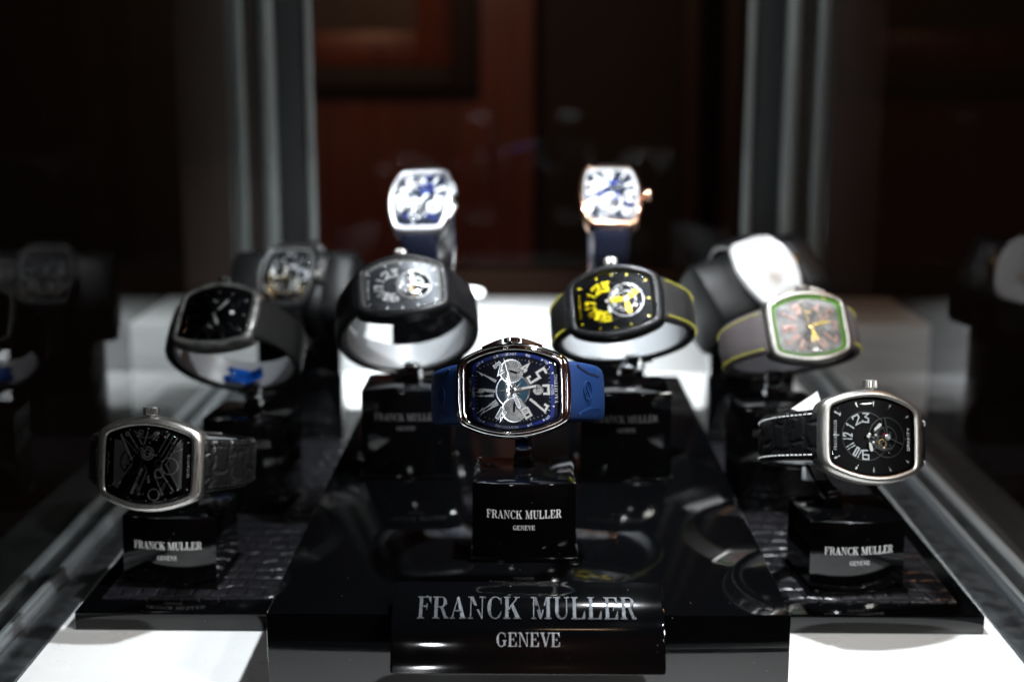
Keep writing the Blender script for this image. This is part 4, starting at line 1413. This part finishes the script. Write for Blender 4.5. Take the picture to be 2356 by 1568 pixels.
def pillow(label, mw, mx_, zc=-37 * mm):
    root = thing('watch_pillow', label, 'pillow', mw @ Matrix.Translation((0, 0, zc)), 'dark watch pillows')
    b = MB()
    a_, b_ = 29 * mm, 29 * mm
    rings = []
    for x, k in ((-46, .80), (-45, .92), (-42, .98), (-15, 1), (-13.5, .985), (-12.5, .985), (12.5, .985), (13.5, .985), (15, 1), (24, 1), (25, .975), (27, .975), (28, 1), (42, .98), (45, .92), (46, .80)):
        ring = []
        for j in range(40):
            t = 2 * PI * j / 40
            c, s = math.cos(t), math.sin(t)
            f = lambda q: math.copysign(abs(q) ** .5, q)
            ring.append((x * mm, a_ * k * f(c), b_ * k * f(s)))
        rings.append(ring)
    b.loft(rings, 'pillow', fan0=True, fan1=True)
    b.build('cushion', root, None, 40)
    p = MB()
    inv = root.matrix_world.inverted()
    c = root.matrix_world.translation
    p.box((c.x, c.y + .004, (.0104 + c.z - .02) / 2 + .0002), (.06, .04, c.z - .02 - .0104), 'lacquer', .002)
    p.build('pedestal', root, lambda q: inv @ q)
    return root


pillow('dark satin pillow holding the silver and gold open movement watch', mw_s, 1)
pillow('dark satin pillow holding the diamond watch', mw_d, 1)

# paper tag tucked behind the white stitched strap
tg = MB()
p0, p1, p2, p3 = at(1820, 940, .715), at(1880, 900, .722), at(1890, 930, .722), at(1886, 960, .716)
nn_ = (p1 - p0).cross(p3 - p0).normalized() * .0004
tg.loft([[p0 + nn_, p1 + nn_, p2 + nn_, p3 + nn_], [p0 - nn_, p1 - nn_, p2 - nn_, p3 - nn_]], 'paint', cap0=True, cap1=True)
tag(tg.build('paper_tag'), 'small blank white paper tag sticking up behind the white stitched strap', 'tag')

# glowing puck added in place of a bright glint at the back
lp = thing('glint_puck', 'small glowing disc added for a bright glint at the back edge of white showcase floor', 'lamp', Matrix.Translation(((1080 - 1217) / FPX * 1.41, 1.398, .0455)))
b = MB()
b.cyl((0, 0, .0002), (0, 0, 1), .016, .006, 'alu', 32, .001)
b.build('glint_base', lp)
b = MB()
b.disc((0, 0), .0135, .0063, .0075, 'lamp', 28, .003)  # glowing disc stands in for the glint
b.build('lens', lp)

# ================================================================== the dark room behind
wl = plain('room_wall', None, [((-.31, 3.25, .6), (.64, .06, 3.2), 'wood', 0), ((0, 3.315, .6), (6.0, .06, 3.2), 'black_matt', 0)])
tag(wl, 'dim red brown wall far behind the showcase', 'wall', None, 'structure')
w2 = plain('room_wall', None, [((0, -1.9, .6), (6, .06, 3.2), 'wood', 0)])
tag(w2, 'red brown wall of the room', 'wall', None, 'structure')
w3 = plain('room_wall', None, [((2.3, .65, .6), (.06, 5.0, 3.2), 'wood', 0)])
tag(w3, 'red brown side wall of the room', 'wall', None, 'structure')
fr = thing('framed_panel', 'dark framed panel hanging on the red brown wall', 'panel', Matrix.Translation((-.42, 3.2, .62)))
plain('outer_frame', None, [((.277, 0, 0), (.055, .05, .83), 'black_matt', .006), ((-.277, 0, 0), (.055, .05, .83), 'black_matt', .006), ((0, 0, -.3885), (.499, .05, .053), 'black_matt', .006), ((0, 0, .3885), (.499, .05, .053), 'black_matt', .006)], fr)
plain('inner_frame', None, [((.2115, .008, 0), (.075, .03, .722), 'wood', .004), ((-.2115, .008, 0), (.075, .03, .722), 'wood', .004), ((0, .008, -.3235), (.347, .03, .075), 'wood', .004), ((0, .008, .3235), (.347, .03, .075), 'wood', .004)], fr)
plain('picture', None, [((0, .012, 0), (.346, .012, .571), 'wood_dark', 0)], fr)
for k, (x_, w_) in enumerate(((.36, .035), (.455, .05))):
    c = plain('wooden_column', None, [((x_, 3.2, .6), (w_, .05, 3.0), 'wood_dark', .006)])
    tag(c, ('narrow' if k == 0 else 'wider') + ' dim wooden upright in the dark room seen beside the far metal post', 'column', 'dim wooden uprights behind the showcase')
rf = plain('room_floor', None, [((0, 2.0, -.52), (8, 8, .05), 'black_matt', 0)])
tag(rf, 'dark floor of the room', 'floor', None, 'structure')

# ================================================================== light
wd = bpy.data.worlds.new('World')
S.world = wd
wd.use_nodes = True
bg = wd.node_tree.nodes['Background']
bg.inputs['Color'].default_value = (.75, .85, 1, 1)
bg.inputs['Strength'].default_value = .0035


def lamp(name, loc, to, power, size, col=(.93, .97, 1.0), spread=180):
    d = bpy.data.lights.new(name, 'AREA')
    d.shape = 'DISK'
    d.size = size
    d.energy = power
    d.color = col
    d.spread = R(spread)
    o = bpy.data.objects.new(name, d)
    COL.objects.link(o)
    o.location = loc
    o.rotation_euler = (Vector(to) - Vector(loc)).to_track_quat('-Z', 'Y').to_euler()
    return o


lamp('unseen_spot', (.09, .69, .52), (.02, .59, 0), 1.75, .022, spread=100)
lamp('unseen_spot', (.08, .62, .52), (.045, .775, .15), .10, .018, spread=34)  # unseen spot added to brighten the yellow numerals
lamp('unseen_spot', (.20, .34, .46), (.02, .66, .08), .80, .022)  # unseen fill added in front to light the watch faces
lamp('unseen_spot', (-.04, .76, .55), (0, .945, .19), .75, .02, spread=50)  # unseen spot added to brighten the two upright rear watches
lamp('unseen_spot', (-.08, 1.12, .46), (-.03, 1.25, .02), 1.3, .022, spread=48)
lamp('unseen_spot', (-.30, 1.02, .42), (-.30, 1.27, .0), .26, .022, spread=60)  # added outside the pane to brighten the counter's left end
lamp('unseen_spot', (-.19, .90, .50), (-.17, .99, .14), .10, .018, spread=40)  # added for glints on the open movement at back left
lamp('unseen_spot', (.17, .80, .50), (.163, .93, .13), .19, .018, spread=55)  # added to brighten the diamond and green ringed watches
lamp('unseen_front_lamp', (-.31, -.84, .80), (0, .65, .13), .9, .07)
lamp('unseen_front_lamp', (.60, -.70, .90), (.05, .60, .05), .8, .08)
lamp('unseen_front_lamp', (1.0, -.25, .95), (0, .64, .12), 1.3, .22, (1, .97, .92), 50)  # broad unseen fill, added to light the dials from the front
lamp('wall_fill', (-.30, 2.2, .85), (-.22, 3.2, .22), 3.3, .2, (1, .52, .30))  # unseen lamp added to light the far wall
lamp('wall_fill', (.2, -.9, 1.8), (.3, -1.9, .8), 5.0, .3, (1, .66, .42))  # unseen lamp added so the wall behind the camera shows in bezels
lamp('wall_fill', (1.35, .9, 1.7), (2.3, .6, .3), 13.0, .3, (1, .45, .2))  # unseen lamp added so the side wall reflects warm in bezels

# ================================================================== camera
cd = bpy.data.cameras.new('camera')
co = bpy.data.objects.new('camera', cd)
COL.objects.link(co)
co.matrix_world = Matrix(((RT.x, UP.x, -FW.x, CAM.x), (RT.y, UP.y, -FW.y, CAM.y), (RT.z, UP.z, -FW.z, CAM.z), (0, 0, 0, 1)))
cd.sensor_width = 36
cd.lens = 36 * FPX / 2356
cd.clip_start, cd.clip_end = .01, 60
cd.dof.use_dof = True
cd.dof.focus_distance = .650
cd.dof.aperture_fstop = 5.2
S.camera = co
S.view_settings.view_transform = 'Standard'
S.view_settings.look = 'None'
S.view_settings.exposure = 0
S.view_settings.gamma = 1
S.view_settings.use_curve_mapping = False
S.render.engine = 'CYCLES'
S.cycles.max_bounces = 10
S.cycles.glossy_bounces = 6
S.cycles.transparent_max_bounces = 12
S.cycles.sample_clamp_indirect = 6
S.cycles.sample_clamp_direct = 0
S.cycles.caustics_reflective = True
S.cycles.blur_glossy = .4
S.cycles.use_denoising = True
